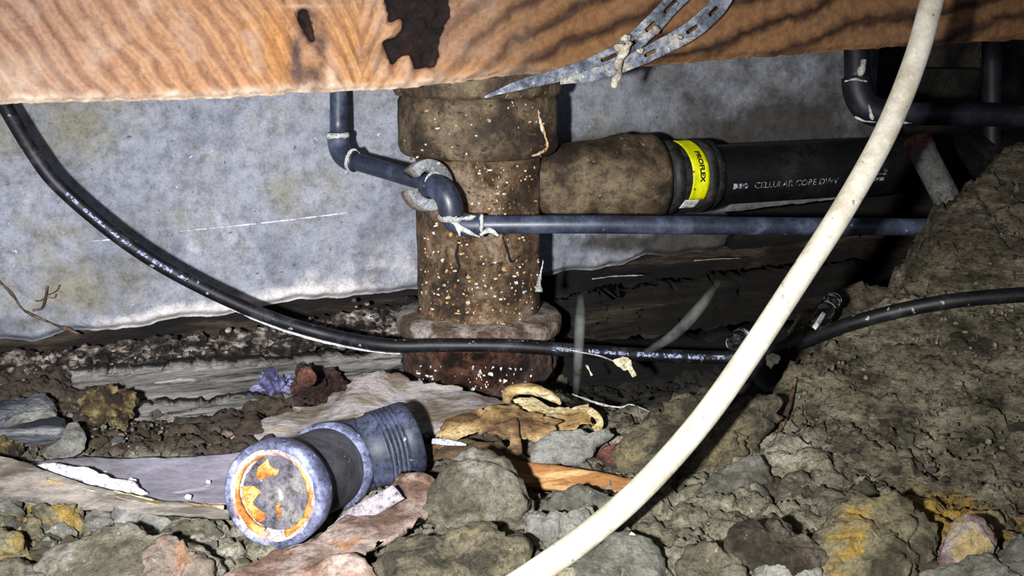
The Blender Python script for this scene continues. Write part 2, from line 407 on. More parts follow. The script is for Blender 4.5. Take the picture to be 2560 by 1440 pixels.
M['residue'] = pm('orange_rust_residue', [(.3, '#a8662a'), (.5, '#cf8e46'), (.7, '#e0a966')], 60, bump=.4, rough=.8)
M['residue_pale'] = pm('pale_pink_scale', [(.3, '#97756c'), (.5, '#b09a95'), (.7, '#cfc6c6')], 60, bump=.3)
M['disc'] = pm('mud_grey_disc', [(.3, '#45414a'), (.55, '#5d5a62'), (.75, '#75716f')], 28, bump=.4, specks=[(120, .72, '#aaa6a6', .6)])
M['board_grey'] = pm('flaked_grey_board', [(.1, '#6b6768'), (.5, '#84808a'), (.9, '#9a96a2')], 12, stretch=(.6, 1.4, 1.4), bump=.2, bdist=.002, fine=8, fineamt=.25, specks=[(38, .69, '#b9b6bd', .7), (90, .73, '#dcd9da', .8)], masks=[('pale', '#b9b6bf', .9)])
M['plaster'] = pm('white_paint_flake', [(.3, '#b4b2bc'), (.5, '#d0cfd8'), (.7, '#e4e3ea')], 40, bump=.4, bdist=.002)
M['lath'] = pm('weathered_lath', [(.3, '#5b5349'), (.45, '#7a746c'), (.7, '#8b8279'), (.95, '#978468')], 14, stretch=(.35, 3.0, 3.0), bump=.5, bdist=.003, fine=5, fineamt=.35, masks=[('edge', '#b0905f', .5)])
M['bark'] = pm('pink_brown_bark', [(.3, '#705749'), (.48, '#917b6e'), (.7, '#a5958b'), (.95, '#b08058')], 26, bump=.6, bdist=.004, fine=6, fineamt=.4, specks=[(120, .73, '#c9c1ba', .6)])
M['tag'] = pm('grey_card', [(.3, '#7d767c'), (.6, '#958e93')], 40, bump=.15)
M['fibre'] = pm('torn_fibreboard', [(.3, '#7d7060'), (.45, '#9a918a'), (.7, '#aca6a6'), (.95, '#bfb095')], 22, stretch=(.7, 1.6, 1.6), bump=.7, bdist=.004, fine=6, fineamt=.35, masks=[('torn', '#d6c096', .6)])
M['leaf'] = pm('dry_brown_leaf', [(.3, '#553f26'), (.5, '#7b603c'), (.66, '#93794f'), (.9, '#b39c70')], 22, stretch=(1, 2, 2), rough=.7, bump=.4, bdist=.003)
M['leaf_pale'] = pm('dry_tan_leaf', [(.3, '#94794b'), (.5, '#b39a68'), (.7, '#cfbd92')], 20, stretch=(1, 2, 2), rough=.65, bump=.3, bdist=.003)
M['stone_pale'] = pm('pale_grey_stone', [(.3, '#7f7d74'), (.5, '#9a9990'), (.7, '#b1b0a8')], 30, bump=1.0, bdist=.007, fineamt=.3, specks=[(140, .72, '#cfcdc8', .6)])
M['stone'] = pm('grey_tan_clod', [(.3, '#67624f'), (.5, '#827c69'), (.65, '#928d7c'), (.8, '#a5a093')], 30, bump=1.0, bdist=.007, fineamt=.4, specks=[(150, .72, '#c4c0b4', .6), (130, .74, '#332d22', .7)])
M['stone_grey'] = pm('grey_clod', [(.3, '#68675c'), (.5, '#828176'), (.7, '#9b998e')], 28, bump=1.0, bdist=.007, fineamt=.35, specks=[(150, .72, '#c4c0b4', .5)])
M['stone_olive'] = pm('olive_rock', [(.3, '#454032'), (.45, '#6d6652'), (.7, '#837b62'), (.95, '#9c8f66')], 30, bump=1.0, bdist=.007, fineamt=.5, specks=[(150, .72, '#b1a98c', .6)])
M['stone_yellow'] = pm('yellow_stained_rock', [(.3, '#4f4936'), (.45, '#79725a'), (.62, '#8b8366'), (.85, '#b09043')], 22, bump=1.0, bdist=.007, fineamt=.45, specks=[(150, .72, '#c1b99c', .5)])
M['stone_brown'] = pm('brown_clod', [(.3, '#3d352a'), (.5, '#5a5142'), (.7, '#766c5a')], 30, bump=1.0, bdist=.007, fineamt=.5, specks=[(160, .71, '#a39a85', .6)])
M['stone_red'] = pm('reddish_white_rock', [(.3, '#7d5f57'), (.45, '#9a8078'), (.58, '#b9b0ae'), (.75, '#c6ae7b')], 30, bump=1.0, bdist=.007, fineamt=.35)
M['stone_pink'] = pm('rust_stained_clod', [(.1, '#5f5547'), (.4, '#877b6b'), (.7, '#a08d7e'), (.95, '#b5865c')], 34, bump=1.0, bdist=.007, fineamt=.4, specks=[(150, .72, '#c4c0b4', .5)])
M['stick'] = pm('orange_pine_stick', [(.3, '#8f6338'), (.5, '#b58c5a'), (.75, '#c9a371'), (.95, '#96683c')], 14, stretch=(.3, 5, 5), bump=.4, bdist=.002, fineamt=.3)
M['bark_brown'] = pm('layered_brown_bark', [(.1, '#3a2d20'), (.45, '#5d4a34'), (.75, '#7d6848'), (.95, '#93826a')], 30, stretch=(.5, 2, 2.5), bump=.9, bdist=.005)
M['foil'] = pm('crumpled_violet_film', [(.3, '#55547a'), (.5, '#7876a0'), (.85, '#a2a1c6')], 40, rough=.35, bump=.5, bdist=.004, spec=.6)
M['rustlump'] = pm('rust_lump', [(.3, '#2b1e19'), (.5, '#483129'), (.72, '#5c4646'), (.92, '#8a5a34')], 50, rough=.55, bump=1.0, bdist=.006, roughvar=.5)
M['moss'] = pm('yellow_brown_crumb', [(.3, '#3a2e20'), (.48, '#6e5c3a'), (.62, '#948252'), (.8, '#b9a878')], 60, bump=1.0, bdist=.006)
M['log'] = pm('split_dark_bark', [(.3, '#22232a'), (.5, '#45474f'), (.65, '#6b6d72'), (.82, '#90918e')], 18, stretch=(.4, 3, 3), bump=.8, bdist=.005)
M['conduit'] = pm('grey_conduit', [(.2, '#3f3f3d'), (.6, '#52524f'), (.9, '#646461')], 25, bump=.25, specks=[(80, .70, '#2d2a27', .6)])
M['rust'] = pm('red_rust', [(.3, '#4e3028'), (.6, '#6f473b'), (.8, '#8a6152')], 40, bump=.6)
M['twig'] = pm('brown_twig', [(.3, '#4a382c'), (.6, '#6d5646'), (.8, '#8a7361')], 50, bump=.5)
M['root'] = pm('pale_rootlet', [(.3, '#8d8b85'), (.6, '#b5b3ad')], 50, bump=.3)
M['scrap'] = pm('cream_paper_scrap', [(.3, '#b8ad8c'), (.6, '#d9cfae'), (.8, '#e9e2c8')], 60, bump=.3)
T = NT('cobweb_haze')
T.b.inputs['Base Color'].default_value = (.55, .6, .56, 1); T.b.inputs['Roughness'].default_value = 1
T.put(T.b.inputs['Alpha'], T.math('MULTIPLY', T.attr('fade'), T.ramp(T.noise(T.tc.outputs['Object'], 60, 5, .6), [(.3, .015), (.7, .11)])))
M['web'] = T.m
T = NT('clear_glass')
T.b.inputs['Base Color'].default_value = (.93, .96, .94, 1); T.b.inputs['Roughness'].default_value = .04
T.b.inputs['Transmission Weight'].default_value = 1.0; T.b.inputs['IOR'].default_value = 1.45
M['glass'] = T.m

# ------------------------------------------------------------------ ground and earth bank (height fields from points on the ground)
gp = [(x, y, .058) for x in (-.9, -.5, 0, .5, .9) for y in (.30, .48)]
for q in [(0, 1430, .69), (640, 1430, .69), (1280, 1430, .69), (1900, 1430, .69), (0, 1290, .77), (400, 1300, .765), (900, 1330, .75), (1300, 1250, .795), (1700, 1250, .79),
          (0, 1110, .88), (300, 1100, .885), (650, 1100, .90), (0, 980, .95), (230, 1010, .955), (360, 1045, .965), (600, 1050, .985), (900, 1010, 1.02), (1250, 1010, 1.0), (1300, 1120, .885), (1520, 1150, .865),
          (1600, 1080, .905), (1680, 1030, .925), (1770, 990, .94), (1850, 990, .935), (1930, 1005, .92), (1850, 1100, .87), (1700, 1120, .88)]:
    gp.append(tuple(P(*q)))
for q in [(1450, 1010, 1.06), (1650, 960, 1.10), (1850, 930, 1.10), (1980, 900, 1.08)]:
    v = P(*q); gp.append((v[0], v[1], .028))
gp += [(x, y, .05) for x in (-.9, -.4, 0) for y in (1.15, 1.5)] + [(x, y, .04) for x in (.4, .7, 1.0) for y in (1.2, 1.5, 1.9)] + [(.8, .9, .05), (.9, .7, .05)]
gp = np.array(gp); gf = tps(gp[:, :2], gp[:, 2], 2e-4)
bp_ = [tuple(P(*q)) for q in [(2700, 300, 1.0), (2560, 385, .985), (2480, 430, .975), (2400, 505, .96), (2335, 590, .94), (2312, 690, .93), (2180, 765, .92), (2050, 880, .91), (1985, 950, .91), (1910, 1005, .915),
       (2700, 560, .93), (2560, 600, .915), (2450, 700, .905), (2560, 900, .84), (2350, 900, .86), (2200, 950, .87), (2100, 1100, .835), (2400, 1100, .80), (2560, 1150, .775), (2000, 1130, .85),
       (2000, 1230, .80), (2300, 1270, .75), (2560, 1330, .72), (1920, 1300, .76), (1750, 1400, .71), (2000, 1430, .69), (2300, 1420, .685), (2700, 1440, .68)]]
for q in [(2700, 300, 1.0), (2560, 385, .985), (2480, 430, .975), (2400, 505, .96), (2335, 590, .94), (2312, 690, .93), (2180, 765, .92), (2050, 880, .91), (1985, 950, .91), (1910, 1005, .915)]:
    v = P(*q); u = nrm([-.25 if q[0] < 2450 else -.15, 1, 0])
    for k, dz in ((.045, .035), (.10, .13)):
        w = v + u * k; bp_.append((w[0], w[1], max(v[2] - dz, .0)))
v = P(1850, 1200, .81); bp_.append((v[0], v[1], v[2] - .03))
v = P(1650, 1300, .74); bp_.append((v[0], v[1], .03))
bp_ = np.array(bp_); bf = tps(bp_[:, :2], bp_[:, 2], 1e-4)
def hz(x, y):
    q = np.stack([np.asarray(x, float), np.asarray(y, float)], -1)
    b = np.where((q[..., 0] > .08), bf(q), -1)
    return np.maximum(gf(q), b)
def GD(px, py):
    """depth at which the pixel's ray meets ground or bank"""
    d = np.arange(.5, 1.5, .003); r = C0 + d[:, None] * RAY(px, py)
    below = r[:, 2] < hz(r[:, 0], r[:, 1]); k = np.argmax(below)
    return d[k] if below.any() else 1.0
def GP(px, py, lift=0): v = P(px, py, GD(px, py)); v[2] += lift; return v

def grid_faces(nu, nv):
    i, j = np.meshgrid(np.arange(nu - 1), np.arange(nv - 1), indexing='ij'); a = (i * nv + j).ravel()
    return np.stack([a, a + nv, a + nv + 1, a + 1], 1)
def pxof(V):
    r = V - C0; d = r @ CF
    return 1280 + F_PX * (r @ CR) / d, 720 - F_PX * (r @ CU) / d
def gauss(px, py, x, y, sx, sy): return np.exp(-((px - x) / sx) ** 2 - ((py - y) / sy) ** 2)

gx, gy = np.meshgrid(np.arange(-.95, 1.15, .0030), np.arange(.42, 1.75, .0030), indexing='ij')
base = gf(np.stack([gx, gy], -1))
q3 = np.stack([gx, gy, gx * 0], -1); q3 = q3 + .008 * np.stack([fbm(q3 * 30, 3, 61), fbm(q3 * 30, 3, 62), q3[..., 0] * 0], -1)
w1a, w1b = worley(q3 * 38, 3); w2a, w2b = worley(q3 * 90, 5)
gz = base + .009 * fbm(q3 * 9, 2, 1) - .007 * sst(.16, 0, w1b - w1a) + .005 * (1 - w1a ** 2) - .0025 * sst(.25, 0, w2b - w2a) + .004 * fbm(q3 * 60, 4, 2, .65)
gz = gz - .022 * sst(.0, .02, bf(np.stack([gx, gy], -1)) - base) * (gx > .12)
V = np.stack([gx, gy, gz], -1).reshape(-1, 3)
px, py = pxof(V)
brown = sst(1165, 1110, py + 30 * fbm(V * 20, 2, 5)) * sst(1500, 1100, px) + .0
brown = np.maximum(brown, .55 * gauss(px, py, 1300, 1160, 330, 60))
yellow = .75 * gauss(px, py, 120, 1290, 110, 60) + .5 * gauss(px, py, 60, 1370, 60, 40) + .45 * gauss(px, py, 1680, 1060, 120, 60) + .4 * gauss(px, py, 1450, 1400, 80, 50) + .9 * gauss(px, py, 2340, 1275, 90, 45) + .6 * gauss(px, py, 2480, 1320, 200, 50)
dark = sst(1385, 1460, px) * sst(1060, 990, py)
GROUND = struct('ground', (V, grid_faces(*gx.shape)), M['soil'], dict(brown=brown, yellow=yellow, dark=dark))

bx, by = np.meshgrid(np.arange(.06, 1.05, .0030), np.arange(.50, 1.25, .0030), indexing='ij')
bz = bf(np.stack([bx, by], -1))
q3 = np.stack([bx, by, bz], -1)
st = q3 * np.array([16, 16, 60])
w1a, w1b = worley((q3 + .01 * fbm(q3 * 25, 3, 27)[..., None]) * np.array([22, 22, 34]), 7); w2a, w2b = worley(q3 * 80, 8)
bz = bz + .008 * fbm(q3 * 12, 3, 21) + .006 * fbm(st, 3, 22) + .006 * fbm(q3 * 60, 4, 23, .7) - .006 * sst(.12, 0, w1b - w1a) - .003 * sst(.25, 0, w2b - w2a)
V = np.stack([bx, by, np.maximum(bz, -.02)], -1).reshape(-1, 3)
px, py = pxof(V)
yb = .9 * gauss(px, py, 2340, 1275, 90, 45) + .55 * gauss(px, py, 2480, 1320, 200, 50) + .8 * gauss(px, py, 2250, 1400, 150, 60) + .3 * gauss(px, py, 2120, 1320, 100, 40)
brn = sst(760, 600, py) * .6 + .5 * gauss(px, py, 1900, 1420, 160, 70)
g0 = gf(V[:, :2]); keep = V[:, 2] > g0 - .03
Fq = grid_faces(*bx.shape); Fq = Fq[keep[Fq].any(1)]
used = np.unique(Fq); mp_ = -np.ones(len(V), int); mp_[used] = np.arange(len(used))
solo('earth_bank', (V[used], mp_[Fq]), M['bank'], 'big rough bank of layered brown rock and dirt rising at the right', 'rock', attrs=dict(yellow=yb[used], brown=brn[used]))

# ------------------------------------------------------------------ back wall, dark recess, footing
TH = math.radians(20)
WD = np.array([math.cos(TH), math.sin(TH), 0]); WN = np.array([math.sin(TH), -math.cos(TH), 0])
W0 = P(1280, 500, 1.14)
def WH(x, y, off=0.0): return HIT(x, y, W0 + WN * off, WN)
def sof(v): return float(np.dot(v - W0, WD))
bl = [(-250, 893), (0, 862), (250, 836), (500, 800), (750, 762), (1000, 728), (1200, 706), (1400, 690), (1600, 655), (1850, 622), (2100, 600), (2260, 585)]
bs = np.array([[sof(WH(*q)), WH(*q)[2]] for q in bl])
S0, S1 = -.95, sof(WH(2185, 300))
su = np.linspace(S0, S1, 400); tu = np.linspace(0, 1, 170) ** 1.25
zb = np.interp(su, bs[:, 0], bs[:, 1]) + .0035 * fbm(np.c_[su * 30, su * 0, su * 0], 4, 31)
zz = zb[:, None] + (0.80 - zb[:, None]) * tu[None]
V = W0[None, None] * np.array([1, 1, 0]) + su[:, None, None] * WD + np.stack([zz * 0, zz * 0, zz], -1)
V = V.reshape(-1, 3)
hb = (zz - zb[:, None]).ravel()
V = V + WN * (.0022 * fbm(V * 14, 4, 33) - .012 * sst(.010, 0, hb) + .004 * sst(.05, .02, hb) * fbm(V * 40, 3, 35))[:, None]
px, py = pxof(V)
eff = .72 * sst(.026, .006, hb) * sst(1050, 800, px) * sst(100, 300, px) + .42 * sst(.10, .0, hb) * sst(450, 1000, px) * sst(1300, 1000, px) + .4 * gauss(px, py, 490, 620, 60, 25) + .3 * sst(.03, .01, hb) * sst(1380, 1450, px) * sst(1700, 1500, px)
stain_dim = .36 * sst(1400, 1800, px) + .6 * sst(1600, 1800, px) * sst(555, 590, py) + .9 * gauss(px, py, 1960, 330, 180, 70) + .75 * sst(1380, 1480, px) * gauss(px, py, 1560, 610, 420, 26) + .8 * sst(2100, 2300, px) + .6 * sst(1600, 1900, px) * sst(480, 640, py) + .7 * gauss(px, py, 1500, 360, 150, 40) + .5 * gauss(px, py, 30, 810, 160, 30)  # real stains, plus light falloff to the right put into the concrete colour
green = .3 * gauss(px, py, 600, 480, 500, 160) + .55 * sst(450, 300, py) * sst(620, 200, px) + .65 * gauss(px, py, 150, 700, 260, 120) + .35 * sst(1400, 1500, px) * gauss(px, py, 1450, 330, 120, 90)
nu, nv = zz.shape
Fc = grid_faces(nu, nv).tolist()
o = len(V); Vb = np.vstack([V, V[np.arange(nu) * nv] - WN * .12, V[np.arange(nu) * nv + nv - 1] - WN * .12])
Fc += [[i * nv, o + i, o + i + 1, (i + 1) * nv] for i in range(nu - 1)]
Fc += [[(nu - 1) * nv + j for j in range(nv)] + [o + nu + nu - 1, o + nu - 1]]
pad = lambda a: np.r_[a, np.zeros(2 * nu)]
wall = struct('wall_back', (Vb, Fc), M['concrete'], dict(eff=pad(eff), stain_dim=pad(stain_dim), green=pad(green)))
sc = [WH(450, 578, .0015), WH(650, 558, .0015), WH(885, 530, .0015)]
part('scratch', ribbon(sc, [.0006, .0016, .0012], WN, .0012, 30, 3), M['plaster'], wall, label='thin pale scratch line')
part('scratch', ribbon([WH(225, 603, .0015), WH(290, 598, .0015)], [.0006, .0014, .0008], WN, .0012, 12, 3), M['plaster'], wall)

def quad(a, b, c, d, n=40, m=20, amp=0, f=20, seed=0):
    u = np.linspace(0, 1, n)[:, None, None]; v = np.linspace(0, 1, m)[None, :, None]
    G = (a * (1 - u) + b * u) * (1 - v) + (d * (1 - u) + c * u) * v
    N = nrm(np.cross(b - a, d - a)); G = G + N * (amp * fbm(G * f, 4, seed))[..., None]
    return G.reshape(-1, 3), grid_faces(n, m)
flo = lambda s, z, back: W0 * np.array([1, 1, 0]) + WD * s - WN * back + np.array([0, 0, z])
struct('wall_footing', quad(flo(-.95, -.05, .035), flo(.9, -.05, .035), flo(.9, .24, .035), flo(-.95, .24, .035), 300, 40, .006, 40, 41), M['footing'])
struct('wall_recess', quad(flo(.2, -.05, .42), flo(1.6, -.05, .42), flo(1.6, .8, .42), flo(.2, .8, .42), 60, 40, .012, 12, 43), M['void'])
struct('wall_right', quad(flo(1.25, -.05, .42), flo(1.25, -.05, -.9), flo(1.25, .8, -.9), flo(1.25, .8, .42), 40, 40, .012, 12, 44), M['void'])
# floor boards of the room above: closes the crawlspace overhead
struct('ceiling', quad(np.array([-1.3, -.3, .78]), np.array([1.8, -.3, .78]), np.array([1.8, 2.0, .78]), np.array([-1.3, 2.0, .78]), 8, 8), M['timber_dark'])

# ------------------------------------------------------------------ floor joist across the top
J0 = P(1280, 150, .88)
def JH(x, y, off=0.0): return HIT(x, y, J0 + WN * off, WN)
je = np.array([(-200, 266), (0, 261), (120, 258), (300, 254), (520, 248), (712, 240), (722, 234), (850, 231), (990, 224), (1100, 212), (1200, 200), (1300, 186), (1400, 187), (1500, 180), (1800, 150), (2100, 128), (2300, 114), (2560, 100), (2760, 90)], float)
jx = np.linspace(-190, 2750, 640); NR = 130
jb = np.interp(jx, je[:, 0], je[:, 1]) + 2.2 * fbm(np.c_[jx * .05, jx * 0, jx * 0], 4, 51)
jt = np.linspace(0, 1, NR)
PX = np.repeat(jx[:, None], NR, 1); PY = jb[:, None] + (-170 - jb[:, None]) * jt[None]
J = np.array([JH(a, b) for a, b in zip(PX.ravel(), PY.ravel())])
px, py = PX.ravel(), PY.ravel()
# grain: contour lines fan away from a big knot near the middle
s = px - 900
Gl = np.where(s < 0, 330 * (1 - np.exp(s / 110)) + 1.25 * np.maximum(-s - 150, 0), 420 * (1 - np.exp(-s / 150)) + .42 * np.maximum(s - 200, 0) - .00009 * np.maximum(s - 500, 0) ** 2)
wob = 14 * fbm(np.c_[px * .006, py * .012, px * 0], 3, 52)
grain = py + Gl + wob + 26 * fbm(np.c_[px * .0016, py * .004, px * 0 + 3], 2, 53) * sst(1500, 1900, px)
kn = 8 * fbm(np.c_[px * .02, py * .02, px * 0], 3, 54)
def inpoly(x, y, poly):
    r = np.zeros(len(x), bool); n = len(poly)
    for i in range(n):
        (x1, y1), (x2, y2) = poly[i], poly[(i + 1) % n]
        c = ((y1 > y) != (y2 > y)) & (x < (x2 - x1) * (y - y1) / (y2 - y1 + 1e-9) + x1); r ^= c
    return r
knot = np.maximum(inpoly(px + kn, py + kn, [(972, -170), (970, 60), (1000, 40), (1012, 80), (990, 100), (962, 112), (985, 172), (1008, 150), (1032, 140), (1040, 178), (1085, 172), (1105, 120), (1125, 40), (1118, -170)]).astype(float),
                  inpoly(px + kn, py, [(752, 20), (775, 25), (788, 60), (790, 100), (770, 112), (756, 80)]).astype(float) * .9)
blot = 1.3 * gauss(px, py, 780, 195, 30, 34) + 1.2 * gauss(px, py, 742, 150, 18, 60) + 1.2 * gauss(px, py, 805, 125, 16, 42) + .9 * gauss(px, py, 770, 60, 30, 70) + .5 * gauss(px, py, 930, 130, 50, 40) + .35 * gauss(px, py, 1130, 60, 40, 80)
orange = .9 * gauss(px, py, 690, 120, 90, 160) + .8 * gauss(px, py, 900, 120, 110, 170) + .6 * gauss(px, py, 1000, 210, 90, 30) + .5 * gauss(px, py, 1160, 190, 60, 40) + .35 * sst(60, 500, px) * sst(720, 500, px)
pale = sst(34, 6, (jb[:, None] - PY).ravel() + 8 * fbm(np.c_[px * .03, py * .03, px * 0], 3, 55)) * sst(1500, 900, px) + .9 * gauss(px, py, 830, 195, 12, 45) + .5 * gauss(px, py, 40, 200, 110, 60) + .8 * gauss(px, py, 775, 16, 60, 5)
brown = sst(950, 1450, px)  # right half darker: lamp falloff put into the wood colour
kg = knot.reshape(640, NR)
for _ in range(3): kg = (kg + np.roll(kg, 1, 0) + np.roll(kg, -1, 0) + np.roll(kg, 1, 1) + np.roll(kg, -1, 1)) / 5
knot = kg.ravel()
gw = np.sin(grain / 78 * 2 * np.pi + kn * .1)
low = sst(24, 0, (jb[:, None] - PY).ravel())
disp = .0011 * gw - .006 * knot * (1 + .5 * fbm(J * 120, 3, 56)) + .0010 * fbm(J * 130, 4, 57) - .004 * low ** 2 - .002 * blot
J = J + WN * disp[:, None]
Fc = grid_faces(640, NR).tolist(); o = len(J); n6 = 640
back = J[np.arange(n6) * NR] - WN * .038; top = J[np.arange(n6) * NR + NR - 1] - WN * .038
V = np.vstack([J, back, top])
Fc += [[i * NR, o + i, o + i + 1, (i + 1) * NR] for i in range(n6 - 1)] + [[o + i, o + n6 + i, o + n6 + i + 1, o + i + 1] for i in range(n6 - 1)]
Fc += [[j for j in range(NR)] + [o + n6, o], [(n6 - 1) * NR + j for j in range(NR)][::-1] + [o + n6 - 1, o + 2 * n6 - 1]]
T = NT('rough_pine_joist')
obj = T.tc.outputs['Object']
ph = T.math('ADD', T.math('DIVIDE', T.attr('grain'), 78.0), T.math('MULTIPLY', T.math('SUBTRACT', T.noise(obj, 60, 5, .6), .5), .35))
ph2 = T.math('ADD', ph, T.math('MULTIPLY', T.math('SUBTRACT', T.noise(obj, 13, 4, .6), .5), 1.5))
w1 = T.math('ADD', T.math('MULTIPLY', T.math('SINE', T.math('MULTIPLY', ph2, 6.2832)), .5), .5)
w2 = T.math('ADD', T.math('MULTIPLY', T.math('SINE', T.math('MULTIPLY', ph, 6.2832 * 3.2)), .5), .5)
late = T.math('MULTIPLY', T.math('POWER', w1, 1.7), T.ramp(T.noise(obj, 9, 3, .5), [(.35, .75), (.65, 1.0)]))
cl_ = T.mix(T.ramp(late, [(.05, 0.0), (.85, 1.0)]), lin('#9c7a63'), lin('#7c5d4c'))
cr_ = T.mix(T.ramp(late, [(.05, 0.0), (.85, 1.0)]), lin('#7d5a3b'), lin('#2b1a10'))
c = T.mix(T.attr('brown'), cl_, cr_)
c = T.mix(T.math('MULTIPLY', T.attr('orange'), .75), c, T.mix(late, lin('#b8813f'), lin('#95602f')))
fn = T.noise(obj, 260, 6, .7); mn = T.noise(obj, 35, 6, .65)
c = T.mix(1.0, c, T.ramp(fn, [(.28, .55), (.5, .9), (.7, 1.0)]), 'MULTIPLY')
c = T.mix(T.math('MULTIPLY', w2, .22), c, lin('#5e4027'))
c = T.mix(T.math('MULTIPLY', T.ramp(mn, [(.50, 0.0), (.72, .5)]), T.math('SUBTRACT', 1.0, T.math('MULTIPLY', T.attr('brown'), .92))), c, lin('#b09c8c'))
c = T.mix(T.ramp(T.noise(obj, 18, 5, .65), [(.55, 0.0), (.75, .35)]), c, lin('#6a5648'))
pf = T.math('MULTIPLY', T.attr('pale'), T.ramp(T.noise(obj, 90, 6, .7), [(.33, .25), (.6, 1.0)]))
c = T.mix(pf, c, lin('#b9a692'))
bf_ = T.math('MULTIPLY', T.attr('blot'), T.ramp(T.noise(obj, 80, 5, .7), [(.35, .2), (.6, 1.0)]), True)
c = T.mix(bf_, c, lin('#4a3a34'))
c = T.mix(T.ramp(T.math('ADD', T.attr('knot'), T.math('MULTIPLY', T.math('SUBTRACT', T.noise(obj, 140, 5, .7), .5), .9)), [(.38, 0.0), (.55, 1.0)]), c, T.ramp(T.noise(obj, 70, 6, .7), [(.35, '#090505'), (.55, '#160b09'), (.74, '#3a1c12')]))
T.put(T.b.inputs['Base Color'], c); T.b.inputs['Roughness'].default_value = .85; T.b.inputs['Specular IOR Level'].default_value = .25
T.put(T.b.inputs['Normal'], T.n('Bump', Strength=.6, Distance=.003, Height=T.math('ADD', T.math('MULTIPLY', w1, -.35), T.math('MULTIPLY', fn, .8))))
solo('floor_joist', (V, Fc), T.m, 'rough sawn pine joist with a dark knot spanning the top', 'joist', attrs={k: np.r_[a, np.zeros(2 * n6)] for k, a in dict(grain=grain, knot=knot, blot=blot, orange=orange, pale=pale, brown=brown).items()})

# ------------------------------------------------------------------ cast iron soil stack with branch
def zof(y, Y):
    up = (720 - y) / F_PX; d = Y / (CF[1] + CU[1] * up); return CAM_Z + d * (CF[2] + CU[2] * up)
SY = 1.0201; SX = (1197 - 1280) / F_PX * 1.04
def zs(y, r): return zof(y, SY - r)
UPV = np.array([0, 0, 1.0])
stack = thing('soil_stack', (SX, SY, zs(985, .0744)), 'rusty brown cast iron drain stack standing against the concrete wall', 'drain pipe')
def vlathe(prof, **k): return lathe(np.array([SX, SY, 0.0]), UPV, prof, **k)
Rp, Rh, Rl, Rc, Rb = .0582, .0738, .0775, .0790, .0745
part('pipe', vlathe([(zs(870, Rp), Rp), *[(z, Rp) for z in np.linspace(zs(865, Rp), zs(400, Rp), 40)]], seg=72, noise=.0009, nf=45, seed=3), M['iron'], stack)
a, b = zs(248, Rh), zs(408, Rh)
part('upper_hub', vlathe([(b - .001, Rp), (b, Rh - .006), (b + .003, Rh - .002), *[(z, Rh) for z in np.linspace(b + .008, a - .006, 14)], (a, Rh - .003), (a, Rp)], seg=72, noise=.0008, nf=40, seed=4), M['iron_dark'], stack)
a = zs(250, Rl)
part('hub_rim', vlathe([(a, Rp), (a, Rl - .002), (a + .004, Rl), (a + .022, Rl + .001), (a + .026, Rl - .004), (a + .06, Rl - .008), (a + .12, Rl - .008)], seg=72, noise=.0008, nf=40, seed=5), M['iron_dark'], stack)
a, b = zs(838, Rc), zs(884, Rc)
part('lower_lip', vlathe([(b, Rp), (b, Rc - .003), (b + .003, Rc), (a - .003, Rc), (a + .001, Rc - .005), (a + .004, Rp)], seg=72, noise=.0016, nf=60, seed=6), M['iron_lip'], stack)
a, b = zs(884, Rb), zs(1010, Rb)
part('lower_hub', vlathe([(b - .02, Rp), (b, Rb - .012), (b + .008, Rb - .004), *[(z, Rb) for z in np.linspace(b + .018, a - .003, 14)], (a + .002, Rb - .003)], seg=96, noise=.003, nf=70, seed=7), M['iron_wet'], stack)
def on_stack(x, y, r):
    """point on the stack's cylinder of radius r under the pixel"""
    rr = RAY(x, y); ox, oy = C0[0] - SX, C0[1] - SY
    A = rr[0] ** 2 + rr[1] ** 2; B = 2 * (ox * rr[0] + oy * rr[1]); Cc = ox * ox + oy * oy - r * r
    D = B * B - 4 * A * Cc
    return C0 + rr * ((-B - math.sqrt(max(D, 0))) / (2 * A))
def flakes(spots, mat, size, seed, nm='rust_flake'):
    g = np.random.default_rng(seed); vf = []
    for (x, y, r) in spots:
        c = on_stack(x, y, r); n = nrm(np.array([c[0] - SX, c[1] - SY, g.uniform(-.2, .6)])); t = nrm(np.cross(n, UPV)); b = np.cross(n, t)
        k = g.integers(4, 7); a0 = np.sort(g.uniform(0, 6.28, k)); rad = size * (.3 + 1.3 * g.random() ** 2) * g.uniform(.6, 1, k)
        top = c + n * .0011 + (np.cos(a0) * rad * g.uniform(.5, 1.3))[:, None] * t + (np.sin(a0) * rad)[:, None] * b
        bot = top - n * .0014
        vf.append((np.vstack([top, bot]), [list(range(k))] + [[i, i + k, (i + 1) % k + k, (i + 1) % k] for i in range(k)]))
    return join(*vf)
g = np.random.default_rng(5)
def scat(n, x0, x1, y0, y1, r, dens=None): return [(x, y, r) for x, y in zip(g.uniform(x0, x1, n), g.uniform(y0, y1, n))]
part('rust_flake', flakes(scat(110, 1052, 1345, 640, 835, Rp) + scat(60, 1180, 1345, 415, 600, Rp) + scat(30, 1055, 1180, 540, 640, Rp) + scat(22, 1010, 1380, 255, 400, Rh), M['flake'], .0021, 1), M['flake'], stack, smooth=False, kind='stuff', label='pale tan rust flakes')
part('white_flake', flakes(scat(45, 1052, 1345, 640, 835, Rp) + scat(12, 1180, 1340, 420, 600, Rp) + scat(90, 1040, 1330, 915, 985, Rb) + scat(5, 1050, 1350, 262, 390, Rh), M['flake2'], .0018, 2), M['flake2'], stack, smooth=False, kind='stuff', label='small white flakes')
part('rust_blister', flakes(scat(120, 1048, 1350, 420, 840, Rp) + scat(60, 1010, 1380, 260, 400, Rh), M['rust'], .0026, 3), M['rust'], stack, smooth=False, kind='stuff')
